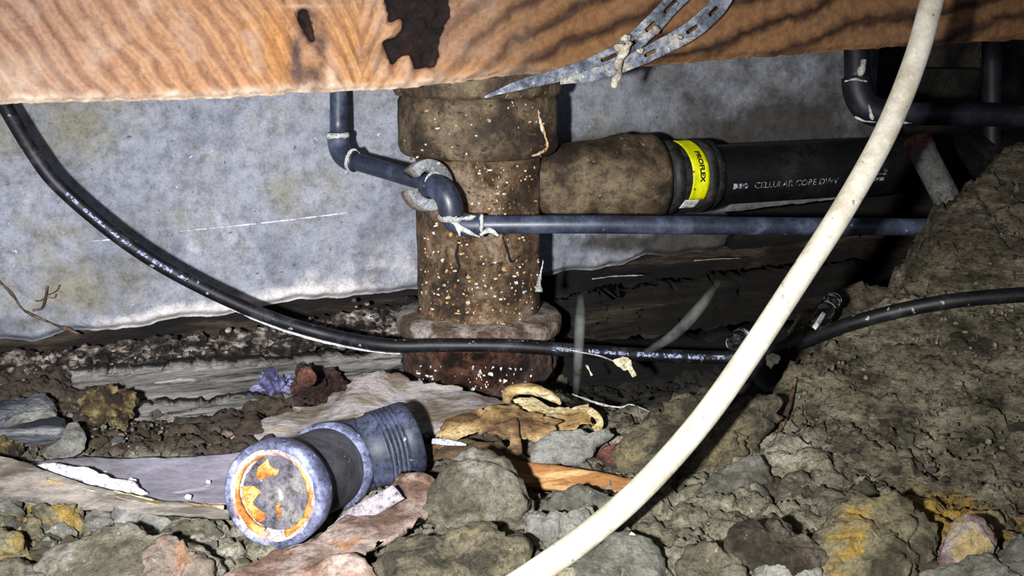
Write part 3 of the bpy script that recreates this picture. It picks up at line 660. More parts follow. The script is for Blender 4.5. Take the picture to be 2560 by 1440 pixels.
for pts, w in (([(1147, 600), (1141, 640), (1148, 668), (1140, 690), (1146, 712)], .0022), ([(1256, 590), (1268, 625), (1279, 655), (1300, 640)], .0024)):
    part('crack', ribbon([on_stack(x, y, Rp + .0006) for x, y in pts], [w * .6, w, w * .8, w * .4], [0, -1, .1], .0006, 24, 3, jag=.0007, nf=300, seed=int(w * 1e4)), M['black'], stack, label='dark jagged crack')
part('pale_streak', ribbon([on_stack(x, y, Rh + .0007) for x, y in [(1345, 275), (1352, 310), (1362, 340), (1368, 368), (1345, 385), (1330, 390)]], [.001, .0026, .002, .0024, .001], [0, -1, .1], .0009, 30, 3, jag=.0008, nf=300, seed=8), M['flake'], stack, label='pale yellowish drip line')
# branch arm with hub, running along the wall
B0 = P(1480, 455, 1.06); BD = WD
br = [(-.075, .022), (-.052, .027), (-.049, .032), (-.040, .0355), (-.025, .0380), (-.005, .0395), (.012, .0415), (.022, .0440), (.034, .0455), (.040, .0445), (.044, .0440), (.060, .0445), (.065, .043), (.066, .034), (.064, .030)]
part('branch_hub', lathe(B0, BD, br, 64, noise=.0009, nf=40, seed=9), M['iron_dark'], stack, label='dull brown branch socket')

# ------------------------------------------------------------------ rubber coupling and black waste pipe
cp = thing('rubber_coupling', B0 + BD * .085 - UPV * .036, 'black rubber coupling with a bright yellow label on the branch socket', 'pipe coupling')
s0 = .063; s1 = .128
part('sleeve', lathe(B0, BD, [(s0, .030), (s0, .0350), (s0 + .006, .0362), (s0 + .02, .0352), (s1 - .018, .0352), (s1 - .006, .0358), (s1, .0345), (s1, .030)], 56), M['rubber'], cp)
part('clamp_band', lathe(B0, BD, [(s0 + .009, .0352), (s0 + .009, .0368), (s0 + .020, .0368), (s0 + .020, .0352)], 56), M['rubber'], cp)
part('clamp_band', lathe(B0, BD, [(s1 - .020, .0352), (s1 - .020, .0365), (s1 - .009, .0365), (s1 - .009, .0352)], 56), M['rubber'], cp)
E1 = UPV; E2 = np.cross(BD, E1)
if E2[1] > 0: E2 = -E2          # towards the viewer
def cyl(s, a, r): return B0 + BD * s + r * (np.cos(a)[..., None] * E1 + np.sin(a)[..., None] * E2)
def band(sA, sB, a0, a1, r, thick, skew=0, bulge=0.0, n=30, m=8):
    u = np.linspace(0, 1, n)[:, None]; v = np.linspace(0, 1, m)[None]
    A = a0 + (a1 - a0) * u + 0 * v
    S = (sA + (sB - sA) * v) + skew * u + bulge * np.sin(u * np.pi)
    return sheet(B0 + S[..., None] * BD + r * (np.cos(A)[..., None] * E1 + np.sin(A)[..., None] * E2), thick, None, E2)
lab = part('label', band(.0835, .1015, .12, 2.05, .0374, .0006, .004, .004), M['yellow'], cp, label='yellow label printed in black')
part('label_edge', band(.0838, .1012, 2.05, 2.35, .0373, .0006, -.003, 0, 10), M['paper'], cp, label='white end of the label')
tv, tf = text_vf('PROFLEX', .0095, .00042)
w = tv[:, 0].max()
ang = .72 + (tv[:, 0] / w) * .86
uu = (ang - .12) / 1.93
ts = .0915 + tv[:, 1] * .72 + .004 * uu + .004 * np.sin(uu * np.pi)
part('lettering', (B0 + ts[:, None] * BD + .0382 * (np.cos(ang)[:, None] * E1 + np.sin(ang)[:, None] * E2), tf), M['ink'], lab, smooth=False)
for (s_, a_) in ((.0895, 1.27), (.0905, 1.72)):
    part('ink_mark', band(s_, s_ + .0012, a_, a_ + .05, .0379, .0004, .001, 0, 4, 3), M['ink'], lab)
ab = thing('waste_pipe', B0 + BD * .4 - UPV * .03, 'black plastic waste pipe with white printing, running right from the coupling', 'drain pipe')
part('pipe', lathe(B0, BD, [(.11, .0302), *[(s, .0302) for s in np.linspace(.115, .95, 20)]], 48), M['abs'], ab)
def pipe_text(st, s_start, size, a_mid, gap=1.0):
    tv, tf = text_vf(st, size)
    a = a_mid - tv[:, 1] / .0302
    V = B0 + (s_start + tv[:, 0] * gap)[:, None] * BD + .0306 * (np.cos(a)[:, None] * E1 + np.sin(a)[:, None] * E2)
    return (V, tf), s_start + tv[:, 0].max() * gap
vf, e = pipe_text('CELLULAR CORE DWV', .163, .0092, 1.93, 1.05)
part('lettering', vf, M['print'], ab, smooth=False, label='worn white lettering')
part('print_block', band(.139, .156, 1.72, 1.92, .0306, .0003, n=6), M['print'], ab)
part('print_block', band(e + .012, e + .028, 1.72, 1.92, .0306, .0003, n=6), M['print'], ab)
part('print_block', band(e + .030, e + .060, 1.66, 1.72, .0306, .0003, n=4), M['print'], ab)
part('print_block', band(e + .030, e + .058, 1.80, 1.93, .0306, .0003, n=4), M['print'], ab)

# ------------------------------------------------------------------ slate blue water pipe with elbows
wp = thing('water_pipe', P(1150, 562, .95), 'thin slate blue plastic water pipe stepping around the iron stack', 'water pipe')
rw, re = .0078, .0098
part('riser', tube([P(846, 100, 1.0), P(846, 340, 1.0)], rw, 20, 8), M['pvc'], wp)
def elbow(a, b, c, k=.5, r=re, n=18):
    a, b, c = map(np.asarray, (a, b, c)); t = np.linspace(0, 1, n)[:, None]
    return tube((1 - t) ** 2 * a + 2 * t * (1 - t) * b + t ** 2 * c, r, 20, n * 2)
e1a, e1b, e1c = P(845, 335, 1.0), P(843, 398, 1.0), P(888, 403, .99)
part('elbow', elbow(e1a, e1b, e1c), M['pvc'], wp)
part('cross_piece', tube([P(868, 398, .995), P(1052, 452, .952), P(1075, 460, .945)], rw, 20, 12), M['pvc'], wp)
part('elbow', elbow(P(1070, 462, .944), P(1128, 468, .925), P(1127, 540, .935), r=.0108), M['pvc'], wp)
part('elbow', elbow(P(1126, 528, .935), P(1130, 568, .94), P(1200, 563, .942), r=.0100), M['pvc'], wp)
part('long_run', tube([P(1180, 562, .942), P(1500, 561, .945), P(1900, 565, .965), P(2420, 568, 1.02)], .0080, 20, 30), M['pvc'], wp)
def cem(c, ax, r, h, seed, nm='joint_cement'):
    ax = nrm(ax); c = np.asarray(c)
    part(nm, lathe(c - ax * h / 2, ax, [(0, r - .001), (0, r), (h * .5, r + .0009), (h, r), (h, r - .001)], 24, noise=.0011, nf=260, seed=seed), M['cement'], wp)
cem(P(845, 338, 1.0), UPV, re + .0002, .0055, 1)
cem(P(882, 401, .99), P(1040, 447, .955) - P(882, 401, .99), re, .003, 2)
cem(P(1085, 462, .940), P(1110, 466, .93) - P(1070, 462, .944), .0105, .0035, 3)
cem(P(1127, 542, .935), UPV, .0104, .006, 4)
cem(P(1204, 563, .942), [1, 0, 0], .0098, .0035, 5)
for i, pl in enumerate(([(1112, 545), (1140, 560), (1150, 590)], [(1150, 548), (1175, 545), (1190, 540)], [(1128, 552), (1160, 575), (1200, 592)], [(1200, 588), (1225, 575), (1245, 590)])):
    part('cement_smear', tube([P(x, y, .929) for x, y in pl], [.0008, .0024, .0011], 8, 16, noise=.0008, nf=200, seed=i), M['cement'], wp)
# foam collar
cl0 = thing('foam_collar', P(1070, 470, .955), 'split grey foam collar around the bend of the water pipe', 'pipe collar')
ca = nrm([.52, -.80, .22]); cc = P(1078, 462, .938)
A0, A1 = math.radians(97), math.radians(410)
part('collar_body', lathe(cc - ca * .017, ca, [(0, .0125), (0, .0212), (.002, .0224), (.0165, .0224), (.0165, .0125)], 48, A0, A1, noise=.0004, nf=120), M['foam_side'], cl0)
part('collar_face', lathe(cc - ca * .0005, ca, [(-.001, .0123), (.0005, .0125), (.0009, .0145), (.0009, .0208), (.0003, .0222), (-.001, .0223)], 48, A0, A1, noise=.0003, nf=120), M['foam'], cl0)

# ------------------------------------------------------------------ pipes in the dark upper right
rp = thing('upper_water_pipe', P(2145, 270, 1.12), 'dark plastic pipe elbow smeared with white cement under the joist at right', 'water pipe')
part('riser', tube([P(2140, 60, 1.12), P(2142, 205, 1.12)], .0125, 20, 8), M['pvc_dimmed'], rp)
part('elbow', elbow(P(2141, 195, 1.12), P(2143, 288, 1.12), P(2225, 283, 1.12), r=.0150), M['pvc_dimmed'], rp)
part('run', tube([P(2200, 284, 1.12), P(2420, 286, 1.13), P(2720, 296, 1.15)], .0118, 20, 14), M['pvc_dimmed'], rp)
for i, (pl, w) in enumerate((([(2112, 203), (2138, 198), (2168, 204)], .0022), ([(2150, 190), (2155, 170), (2160, 150)], .006), ([(2137, 292), (2160, 302), (2190, 306)], .0022), ([(2172, 262), (2178, 285), (2182, 300)], .0022), ([(2245, 302), (2262, 306), (2280, 308)], .0022))):
    part('cement_smear', tube([P(x, y, 1.103) for x, y in pl], [w * .5, w, w * .5], 8, 14, noise=.0012, nf=160, seed=20 + i, flat=.6), M['cement'], rp)
dp = thing('vertical_pipe', P(2478, 520, 1.2), 'dark vertical pipe with a pale ring behind the earth bank', 'water pipe')
part('pipe', tube([P(2480, 100, 1.2), P(2480, 540, 1.2)], .0105, 18, 8), M['pvc_dimmed'], dp)
part('ring', lathe(P(2480, 391, 1.2), UPV, [(-.002, .0105), (-.002, .0118), (.002, .0118), (.002, .0105)], 24), M['cement'], dp)
cs = thing('conduit_stub', P(2400, 560, .99), 'short grey pipe stub with a rusty open end leaning over the bank', 'pipe')
ax = P(2290, 348, 1.02) - P(2400, 560, .985); L = np.linalg.norm(ax)
part('tube', lathe(P(2400, 560, .985), ax, [(-.03, .0118), (L - .012, .0122)], 28), M['conduit'], cs)
part('rusty_end', lathe(P(2400, 560, .985), ax, [(L - .014, .0122), (L - .012, .0130), (L - .001, .0128), (L, .0115), (L, .0095), (L - .012, .009), (L - .012, .0001)], 28, noise=.0006, nf=150), M['rust'], cs)
bk = flo(.72, .26, .38); 
q = np.array([WH(2290, 172, -.34), WH(2462, 172, -.34), WH(2462, 252, -.34), WH(2290, 252, -.34)])
gg = np.array([[q[0], q[1]], [q[3], q[2]]])
uu, vv = np.linspace(0, 1, 10)[:, None, None], np.linspace(0, 1, 16)[None, :, None]
G = (gg[0, 0] * (1 - vv) + gg[0, 1] * vv) * (1 - uu) + (gg[1, 0] * (1 - vv) + gg[1, 1] * vv) * uu
solo('concrete_block', sheet(G - WN * .05, .12, None, WN), M['block'], 'dim grey block end in the dark recess at upper right', 'block', smooth=False)

# ------------------------------------------------------------------ timbers along the foot of the wall
def board(name, pts, wid, thick, mat, label, cat='timber', n=90, m=14, noise=.003, nf=40, seed=0, jag=.004, endjag=.006, attrs=None, nref=WN):
    return solo(name, ribbon(pts, wid, nref, thick, n, m, jag=jag, noise=noise, nf=nf, seed=seed, endjag=endjag), mat, label, cat)
board('weathered_plank', [WH(1003, 915, .035), WH(500, 952, .035), WH(180, 978, .035)], [.030, .034, .036], .03, M['timber_grey'], 'grey weathered plank end butting against the lower hub of the stack', 'plank', seed=61, noise=.0022, jag=.0025, endjag=.001)
board('rotten_plank', [WH(800, 1012, .075), WH(560, 1036, .075), WH(310, 1058, .075)], [.020, .034, .030], .022, M['timber_grey'], 'split grey plank behind the dark soil, below the weathered plank', 'plank', seed=62)
board('rotten_sill', [WH(1396, 800, .03), WH(1650, 770, .03), WH(2150, 700, .03)], [.046, .05, .045], .03, M['timber_dark'], 'dark rotten sill board right of the stack under the concrete', 'plank', seed=63, noise=.005)
board('black_beam', [WH(1396, 930, .05), WH(1700, 905, .05), WH(2200, 850, .05)], [.06, .06, .06], .035, M['timber_black'], 'black damp beam in the hollow right of the stack', 'beam', seed=64, noise=.003)
board('ledge_board', [WH(1830, 578, .035), WH(2100, 545, .035), WH(2560, 492, .035)], [.038, .04, .04], .02, M['timber_dark'], 'dark ledge board beneath the black waste pipe', 'plank', seed=65, noise=.0012, jag=.001)
lg = thing('mortar_ledge', WH(500, 900, .01) * np.array([1, 1, 0]) + np.array([0, 0, .08]), 'crumbling pale mortar ledge under the left part of the concrete wall', 'mortar')
part('upper_ridge', tube([WH(-200, 935, .0), WH(0, 912, .0), WH(400, 873, .0), WH(700, 832, .0), WH(1045, 778, .0)], [.009, .010, .010, .010, .011], 22, 320, noise=.0055, nf=85, seed=71), M['chips'], lg)
part('lower_ridge', tube([WH(-200, 972, .006), WH(0, 950, .006), WH(400, 912, .006), WH(700, 868, .006), WH(1010, 822, .006)], [.007, .008, .009, .009, .008], 22, 320, noise=.0058, nf=100, seed=72), M['chips'], lg)
g = np.random.default_rng(11); vf = []
for k in range(420):
    x = g.uniform(-50, 1030); yl = np.interp(x, [-200, 0, 400, 700, 1045], [952, 930, 892, 850, 800]) + g.normal(0, 24)
    r = g.uniform(.0012, .0042); vf.append(rock(WH(x, yl, .012 + g.uniform(-.004, .004)), (r * g.uniform(.7, 1.6), r, r * g.uniform(.6, 1.2)), k, 1, 2))
part('crumb', join(*vf), M['chips'], lg, smooth=False, kind='stuff', label='loose mortar crumbs')

# ------------------------------------------------------------------ cables
wc = [(2372, -330, .815), (2352, -90, .803), (2330, 0, .795), (2288, 150, .785), (2215, 330, .775), (2110, 520, .765), (1985, 715, .755), (1850, 920, .74), (1740, 1070, .725), (1610, 1215, .705), (1480, 1330, .685), (1335, 1435, .665), (1200, 1520, .65)]
solo('white_cable', tube([P(*q) for q in wc], [.0084] * 12, 24, 140), M['white'], 'thick grimy white cable sweeping diagonally across the front', 'cable')
bc = [(-60, 140, .885), (12, 265, .888), (80, 378, .892), (150, 468, .90), (300, 595, .918), (450, 690, .935), (640, 780, .958), (800, 832, .975), (960, 862, .965), (1100, 863, .962), (1250, 864, .962), (1400, 873, .968), (1600, 886, .98), (1850, 893, .985), (1960, 868, .95), (2150, 802, .90), (2350, 757, .875), (2560, 737, .865), (2720, 735, .86)]
bcp = np.array([P(*q) for q in bc])
bk = thing('black_cable', P(960, 875, .965), 'thin black cable drooping from the joist at left across the stack', 'cable')
part('sheath', tube(bcp, .0060, 18, 260), M['cable'], bk)
cc_ = crom(bcp, 2000); cxx, cyy = pxof(cc_)
def marks(x0, x1, seed):
    g = np.random.default_rng(seed); x = x0
    while x < x1:
        l = g.uniform(26, 80); sel = (cxx > x) & (cxx < min(x + l, x1))
        if sel.sum() > 4:
            c = cc_[sel]; c = c[np.linspace(0, len(c) - 1, 8).astype(int)]
            tc_ = nrm(C0 - c); t = nrm(np.gradient(c, axis=0)); tc_ = nrm(tc_ - t * (tc_ * t).sum(1, keepdims=True))
            w = g.uniform(.0030, .0044)
            part('print_mark', ribbon(c + tc_ * .0055, [w, w], tc_[3], .0003, 10, 5, bow=.0006), M['cableprint'], bk)
        x += l + g.uniform(6, 14)
marks(165, 470, 3); marks(1375, 1835, 4)

# ------------------------------------------------------------------ perforated strap on the joist
sp = thing('perforated_strap', JH(1540, 150, .006), 'dusty perforated metal strap hanging bent across the joist', 'strap')
def strap(pts, wid, hole_at, seed):
    n, m = 72, 11; hm = np.zeros((n - 1, m - 1), bool)
    for h in hole_at:
        k = int(h * (n - 1)); hm[k - 1:k + 3, 4:6] = True
    return ribbon(pts, wid, WN, .0012, n, m, holes=hm, noise=.0012, nf=60, seed=seed, jag=.0004)
part('band', strap([JH(1850, -165, .010), JH(1690, 0, .010), JH(1630, 62, .010), JH(1570, 118, .010), JH(1480, 162, .009), JH(1390, 190, .010), JH(1300, 212, .012), JH(1212, 243, .014)], [.0165, .0165, .0165, .016, .013, .011, .008, .002], [.07, .16, .29, .40, .5], 81), M['strap'], sp)
part('band', strap([JH(1890, -165, .014), JH(1805, 0, .014), JH(1745, 62, .013), JH(1660, 115, .012), JH(1570, 158, .0125), JH(1480, 188, .0125), JH(1400, 205, .012)], [.0165, .0165, .0165, .015, .012, .010, .004], [.08, .22, .36, .55], 82), M['strap'], sp)
for i, (x, y, r) in enumerate([(1565, 95, .0035), (1640, 75, .0034), (1700, 93, .0025), (1548, 120, .004), (1600, 128, .0025)]):
    part('dust_clump', rock(JH(x, y, .015), (r * 1.4, r, r), 900 + i, 2, 3, .3), M['dust'], sp)
solo('dust_strand', tube([JH(1575, 105, .019), JH(1560, 130, .019), JH(1545, 160, .018), JH(1548, 180, .018), JH(1538, 200, .018), JH(1535, 220, .018)], [.0028, .003, .0034, .0022, .0026, .0012], 10, 40, noise=.0016, nf=160, seed=4), M['dust'], 'pale dust strand dangling from the perforated strap', 'dust')
for i, (x, y) in enumerate([(1720, 130), (1755, 148)]):
    pass

# ------------------------------------------------------------------ discarded threaded fitting
ft = thing('threaded_fitting', P(790, 1330, .745), 'discarded grey plastic bend with a threaded end and orange residue in its mouth', 'pipe fitting')
fc = P(686, 1236, .722); fm = P(838, 1160, .818); fe = P(1030, 1093, .842)
a1 = nrm(fm - fc); L1 = np.linalg.norm(fm - fc); a2 = nrm(fe - fm); L2 = np.linalg.norm(fe - fm)
part('flange', lathe(fc, a1, [(.006, .0268), (-.001, .0280), (-.003, .0295), (-.0032, .0338), (-.0012, .0355), (.003, .0360), (.010, .0360), (.0145, .0352), (.016, .030)], 72, noise=.0003, nf=80), M['fit_blue'], ft)
part('scale_ring', lathe(fc, a1, [(.0045, .0248), (-.0012, .0262), (-.0030, .0280), (-.0038, .0300), (-.0028, .0304)], 64, noise=.0005, nf=150, seed=2), M['residue_pale'], ft, label='pale pink scale ring')
part('end_disc', lathe(fc, a1, [(.0042, .0270), (.0044, .018), (.0040, .008), (.0042, .0001)], 56, noise=.0, seed=3), M['disc'], ft, label='mud grey disc filling the mouth')
fe1 = nrm(UPV - a1 * np.dot(UPV, a1)); fe2 = np.cross(fe1, a1)     # up and right on the mouth
if fe2[0] < 0: fe2 = -fe2
def disc_poly(pts, mat, name, h=.0016, seed=0):
    p = outline(np.array(pts, float), 40); p = p + .03 * np.stack([fbm(np.c_[p * 9, p[:, :1] * 0], 3, seed), fbm(np.c_[p * 9, p[:, :1] * 0 + 5], 3, seed + 1)], 1)
    c3 = lambda q, t: fc + a1 * t + 0.0275 * (q[:, :1] * fe2 + q[:, 1:] * fe1)
    c = p.mean(0, keepdims=True); V = np.vstack([c3(p, .0045), c3(c + (p - c) * .9, .0045 - h), c3(c, .0042 - h)])
    part(name, (V, [[i, (i + 1) % 40, 40 + (i + 1) % 40, 40 + i] for i in range(40)] + [[40 + i, 40 + (i + 1) % 40, 80] for i in range(40)]), mat, ft)
disc_poly([(-.62, .30), (-.52, .58), (-.28, .80), (-.22, .62), (.0, .60), (-.02, .42), (-.22, .38), (-.40, .26)], M['residue'], 'residue', seed=1)
disc_poly([(-.95, .05), (-.70, .12), (-.42, .02), (-.52, -.12), (-.66, -.14), (-.60, -.38), (-.40, -.48), (-.28, -.52), (-.32, -.72), (-.50, -.78), (-.72, -.62), (-.90, -.34)], M['residue'], 'residue', seed=2)
disc_poly([(-.02, -.28), (.08, -.22), (.12, -.50), (.08, -.62), (.0, -.45)], M['residue'], 'residue', seed=3)
disc_poly([(.03, .12), (.12, .10), (.15, -.10), (.08, -.20), (.04, -.05)], M['cement'], 'white_fleck', seed=4)
an = np.linspace(0.15, 1, 12)
arc = lambda t0, t1, r: [fc + a1 * -.001 + r * (math.sin(t) * fe2 + math.cos(t) * fe1) for t in np.linspace(t0, t1, 16)]
part('orange_rim', tube(arc(.5, 2.75, .0266), [.0010, .0022, .0024, .0026, .0030], 8, 40, noise=.0007, nf=180), M['residue'], ft)
part('orange_rim', tube(arc(-2.9, -.2, .0266), [.0034, .0026, .0018, .0012, .0008], 8, 40, noise=.0007, nf=180, seed=3), M['residue'], ft)
part('body', lathe(fc, a1, [(.012, .0300), (.02, .0296), (L1 * .62, .0296), (L1 * .66, .0300), (L1 * .90, .0300), (L1, .0298)], 60), M['fit'], ft)
part('collar', lathe(fc, a1, [(L1 * .82, .0299), (L1 * .84, .0328), (L1 * .90, .0336), (L1 * .97, .0330), (L1 * 1.0, .028)], 60, noise=.0003, nf=100), M['fit_blue'], ft, label='scuffed pale blue collar')
am = nrm(a1 * .5 + a2 * .5)
part('bend', tube([fm - a1 * .012, fm + a1 * .004 + a2 * .004, fm + a2 * .024], [.0292, .0290, .0284], 48, 24), M['fit_thread'], ft)
th = [(L2 * .12, .0282), (L2 * .30, .0272)]
for i in range(5):
    t = L2 * .52 + i * .0036; th += [(t, .0276), (t + .0012, .0292), (t + .0026, .0292), (t + .0036, .0276)]
th += [(L2 * .52 + .0195, .0290), (L2 * .97, .0290), (L2, .0282), (L2, .0245), (L2 - .02, .0240)]
part('threaded_end', lathe(fm, a2, th, 60), M['fit_thread'], ft)

# ------------------------------------------------------------------ stones and clods
UPN = np.array([0, -.55, .83])
def stone(name, poly, mat, label, cat='stone', up=.012, down=.012, flat=.25, n=UPN, noise=.003, nf=60, jag=4, seed=0, lift=.0, m=110, group=None, d=None):
    p = np.array(poly, float); yb = p[:, 1].max(); cx = p[:, 0].mean()
    yb_ = min(yb, 1480)
    dd = d if d is not None else GD(cx, yb_)
    p0 = P(cx, yb_, dd) + np.array([0, 0, lift])
    return solo(name, blob(poly, p0, n, up, down, flat, m, noise, nf, jag, seed), M[mat], label, cat, group)
stone('mud_clod', [(1072, 1240), (1100, 1195), (1140, 1175), (1185, 1162), (1240, 1165), (1285, 1185), (1305, 1225), (1335, 1265), (1342, 1305), (1310, 1335), (1200, 1342), (1120, 1332), (1068, 1305)], 'stone', 'large rounded grey-tan mud clod right of the threaded fitting', 'clod', .034, .02, .15, noise=.0045, nf=40, seed=1)
stone('layered_clod', [(920, 1420), (985, 1358), (1120, 1335), (1220, 1335), (1310, 1345), (1352, 1385), (1335, 1440), (1250, 1500), (940, 1500)], 'stone_olive', 'wide rough olive clod below the large mud clod', 'clod', .02, .02, .3, noise=.005, nf=45, seed=2)
stone('grey_clod', [(1350, 1268), (1375, 1235), (1420, 1226), (1480, 1233), (1570, 1255), (1550, 1288), (1470, 1296), (1400, 1300), (1360, 1290)], 'stone_grey', 'smooth grey clod in front of the orange stick', 'clod', .012, .01, .3, seed=3)
stone('pale_clod', [(1308, 1300), (1345, 1288), (1400, 1300), (1470, 1272), (1485, 1310), (1440, 1352), (1372, 1378), (1325, 1350)], 'stone_pale', 'crumbly pale clod left of the white cable near its lower end', 'clod', .012, .01, .2, noise=.004, nf=80, seed=4)
stone('flat_clod', [(1395, 1440), (1470, 1365), (1560, 1332), (1625, 1350), (1662, 1400), (1675, 1490), (1400, 1490)], 'stone_grey', 'flat smooth grey-tan clod under the lower end of the white cable', 'clod', .010, .01, .5, noise=.002, seed=5)
stone('flat_stone', [(1745, 1228), (1785, 1182), (1850, 1155), (1900, 1145), (1924, 1175), (1930, 1218), (1860, 1236), (1790, 1256), (1750, 1252)], 'stone_grey', 'flat smooth grey stone against the earth bank right of the white cable', 'stone', .010, .012, .6, noise=.0015, seed=6, lift=.004)
stone('pale_stone', [(1323, 1168), (1333, 1112), (1380, 1086), (1450, 1078), (1490, 1086), (1530, 1072), (1538, 1090), (1512, 1106), (1490, 1116), (1480, 1142), (1440, 1162), (1400, 1152), (1350, 1172)], 'stone_pale', 'flat pale grey stone chip with a pointed tip above the orange stick', 'stone', .008, .008, .5, noise=.002, seed=7, lift=.004)
stone('red_rock', [(2338, 1405), (2360, 1332), (2400, 1305), (2440, 1308), (2478, 1342), (2502, 1382), (2492, 1425), (2400, 1445), (2345, 1435)], 'stone_red', 'reddish white lump of rock at the lower right corner', 'stone', .022, .015, .1, noise=.0035, seed=8, lift=.004)
stone('brown_rock', [(1790, 1345), (1850, 1308), (1935, 1320), (2035, 1380), (2085, 1432), (2010, 1480), (1880, 1450), (1800, 1390)], 'stone_brown', 'dark brown rock right of the cable among tan clods', 'stone', .02, .02, .2, noise=.005, seed=9)
stone('yellow_rock', [(2035, 1335), (2100, 1272), (2230, 1254), (2312, 1290), (2335, 1350), (2335, 1440), (2250, 1510), (2100, 1510), (2035, 1420)], 'stone_yellow', 'large rock with ochre yellow staining left of the reddish lump', 'stone', .018, .02, .3, noise=.006, seed=10)
stone('tan_clod', [(1680, 1415), (1720, 1376), (1790, 1368), (1842, 1402), (1892, 1440), (1900, 1500), (1680, 1500)], 'stone', 'tan clod at the bottom edge right of the white cable end', 'clod', .016, .012, .2, noise=.004, seed=11)
stone('pale_rubble', [(1885, 1435), (1930, 1402), (2000, 1405), (2080, 1440), (2105, 1490), (1880, 1500)], 'stone_pale', 'pale lump at the bottom edge below the dark brown rock', 'clod', .014, .012, .2, noise=.004, seed=12)
stone('grey_rubble', [(2305, 1440), (2360, 1415), (2480, 1412), (2540, 1350), (2620, 1350), (2620, 1510), (2310, 1510)], 'stone_grey', 'grey rubble slab in the lower right corner under the reddish lump', 'clod', .018, .012, .3, noise=.005, seed=13)
stone('corner_slab', [(170, 1350), (260, 1316), (330, 1332), (380, 1352), (470, 1345), (560, 1400), (545, 1500), (90, 1500), (80, 1430)], 'stone', 'broad grey-olive mound of dirt at the bottom left', 'clod', .012, .02, .3, noise=.005, nf=60, seed=14)
stone('pink_clod', [(355, 1410), (420, 1362), (475, 1352), (520, 1395), (548, 1425), (545, 1500), (345, 1500)], 'stone_pink', 'pinkish orange stained clod at the bottom left of the bark strip', 'clod', .016, .02, .4, noise=.004, seed=15, lift=.004)
L_ = [('grey_stone', [(-25, 1258), (20, 1250), (48, 1262), (60, 1283), (45, 1292), (-25, 1288)], 'stone_grey', 'smooth grey stone at the left edge under the lath', .010),
      ('yellow_stone', [(85, 1292), (110, 1272), (150, 1275), (205, 1275), (216, 1318), (190, 1336), (110, 1322)], 'stone_yellow', 'yellow stained stone under the lath at lower left', .014),
      ('ochre_stone', [(52, 1312), (80, 1300), (110, 1310), (116, 1345), (80, 1352), (56, 1332)], 'stone_yellow', 'small ochre stone below the yellow stained stone', .010),
      ('slate_chip', [(105, 1338), (150, 1318), (196, 1322), (200, 1340), (150, 1352)], 'stone_grey', 'thin slate chip right of the small ochre stone', .006),
      ('round_pebble', [(100, 1362), (112, 1350), (135, 1350), (145, 1366), (135, 1382), (110, 1382)], 'stone_grey', 'round grey pebble below the slate chip', .009),
      ('wedge_stone', [(214, 1326), (248, 1280), (266, 1288), (288, 1316), (262, 1328)], 'stone_grey', 'wedge shaped grey stone right of the yellow stained stone', .009),
      ('crumbly_clod', [(270, 1287), (320, 1274), (420, 1290), (432, 1310), (410, 1332), (330, 1328), (280, 1312)], 'stone_pale', 'crumbly pale clod under the thin end of the lath', .012),
      ('grey_lump', [(432, 1332), (520, 1300), (562, 1318), (566, 1345), (480, 1350)], 'stone', 'grey-tan lump left of the fitting mouth', .012),
      ('mossy_clod', [(-30, 1345), (20, 1330), (70, 1345), (82, 1390), (40, 1412), (-30, 1416)], 'stone_yellow', 'olive mossy clod at the left edge below the ochre stone', .016),
      ('edge_clod', [(-30, 1416), (60, 1402), (112, 1424), (132, 1490), (-30, 1490)], 'stone', 'tan clod in the bottom left corner', .014),
      ('left_crack_stone', [(10, 1295), (35, 1290), (50, 1312), (44, 1330), (20, 1330)], 'stone_grey', 'small flat stone between the grey stone and the mossy clod', .007)]
for i, (nm, poly, mt, lb, up) in enumerate(L_): stone(nm, poly, mt, lb, 'stone' if 'clod' not in nm else 'clod', up, .012, .25, noise=.0032, nf=75, seed=30 + i, m=48)
stone('crumb_heap', [(205, 1012), (240, 982), (300, 975), (342, 1000), (332, 1040), (300, 1062), (240, 1055), (215, 1038)], 'moss', 'yellow-brown crumbly heap on the dark soil at left', 'debris', .018, .012, .1, noise=.006, nf=90, seed=50, lift=.003)
stone('rust_lump', [(735, 962), (748, 936), (790, 930), (845, 930), (864, 955), (852, 985), (800, 1012), (760, 1016), (735, 1000)], 'rustlump', 'dark glistening rust lump left of the torn fibreboard', 'debris', .018, .012, .1, noise=.007, nf=90, seed=51, lift=.004)
stone('rust_nodule', [(742, 950), (755, 934), (782, 932), (795, 948), (775, 960), (750, 962)], 'rust', 'small orange rust nodule on top of the rust lump', 'debris', .012, .008, .1, noise=.002, seed=52, d=.945)
stone('violet_film', [(632, 955), (650, 925), (685, 920), (722, 946), (746, 968), (740, 992), (700, 1014), (665, 1008), (640, 978)], 'foil', 'crumpled blue-violet plastic film beside the rust lump', 'plastic film', .016, .006, .2, noise=.010, nf=75, seed=53, lift=.004, jag=8)
stone('split_log', [(-30, 1028), (60, 1000), (120, 988), (136, 1010), (144, 1040), (100, 1062), (40, 1078), (-30, 1085)], 'log', 'split piece of grey bark-covered wood at the left edge', 'wood', .014, .01, .2, noise=.003, seed=54, lift=.006)
stone('bark_scale', [(0, 1064), (50, 1038), (110, 1024), (140, 1030), (142, 1044), (92, 1056), (62, 1076), (46, 1088), (28, 1068)], 'stone_pale', 'pale bark scale lying on the split wood at left', 'bark', .004, .002, .7, noise=.002, nf=120, seed=55, d=.875)
solo('dark_branch', tube([P(-60, 1118, .875), P(60, 1090, .872), P(140, 1072, .872), P(166, 1064, .873)], [.0095, .010, .0095, .006], 20, 40, noise=.0012, nf=60, seed=5), M['log'], 'smooth dark blue-grey branch end below the split wood', 'wood')
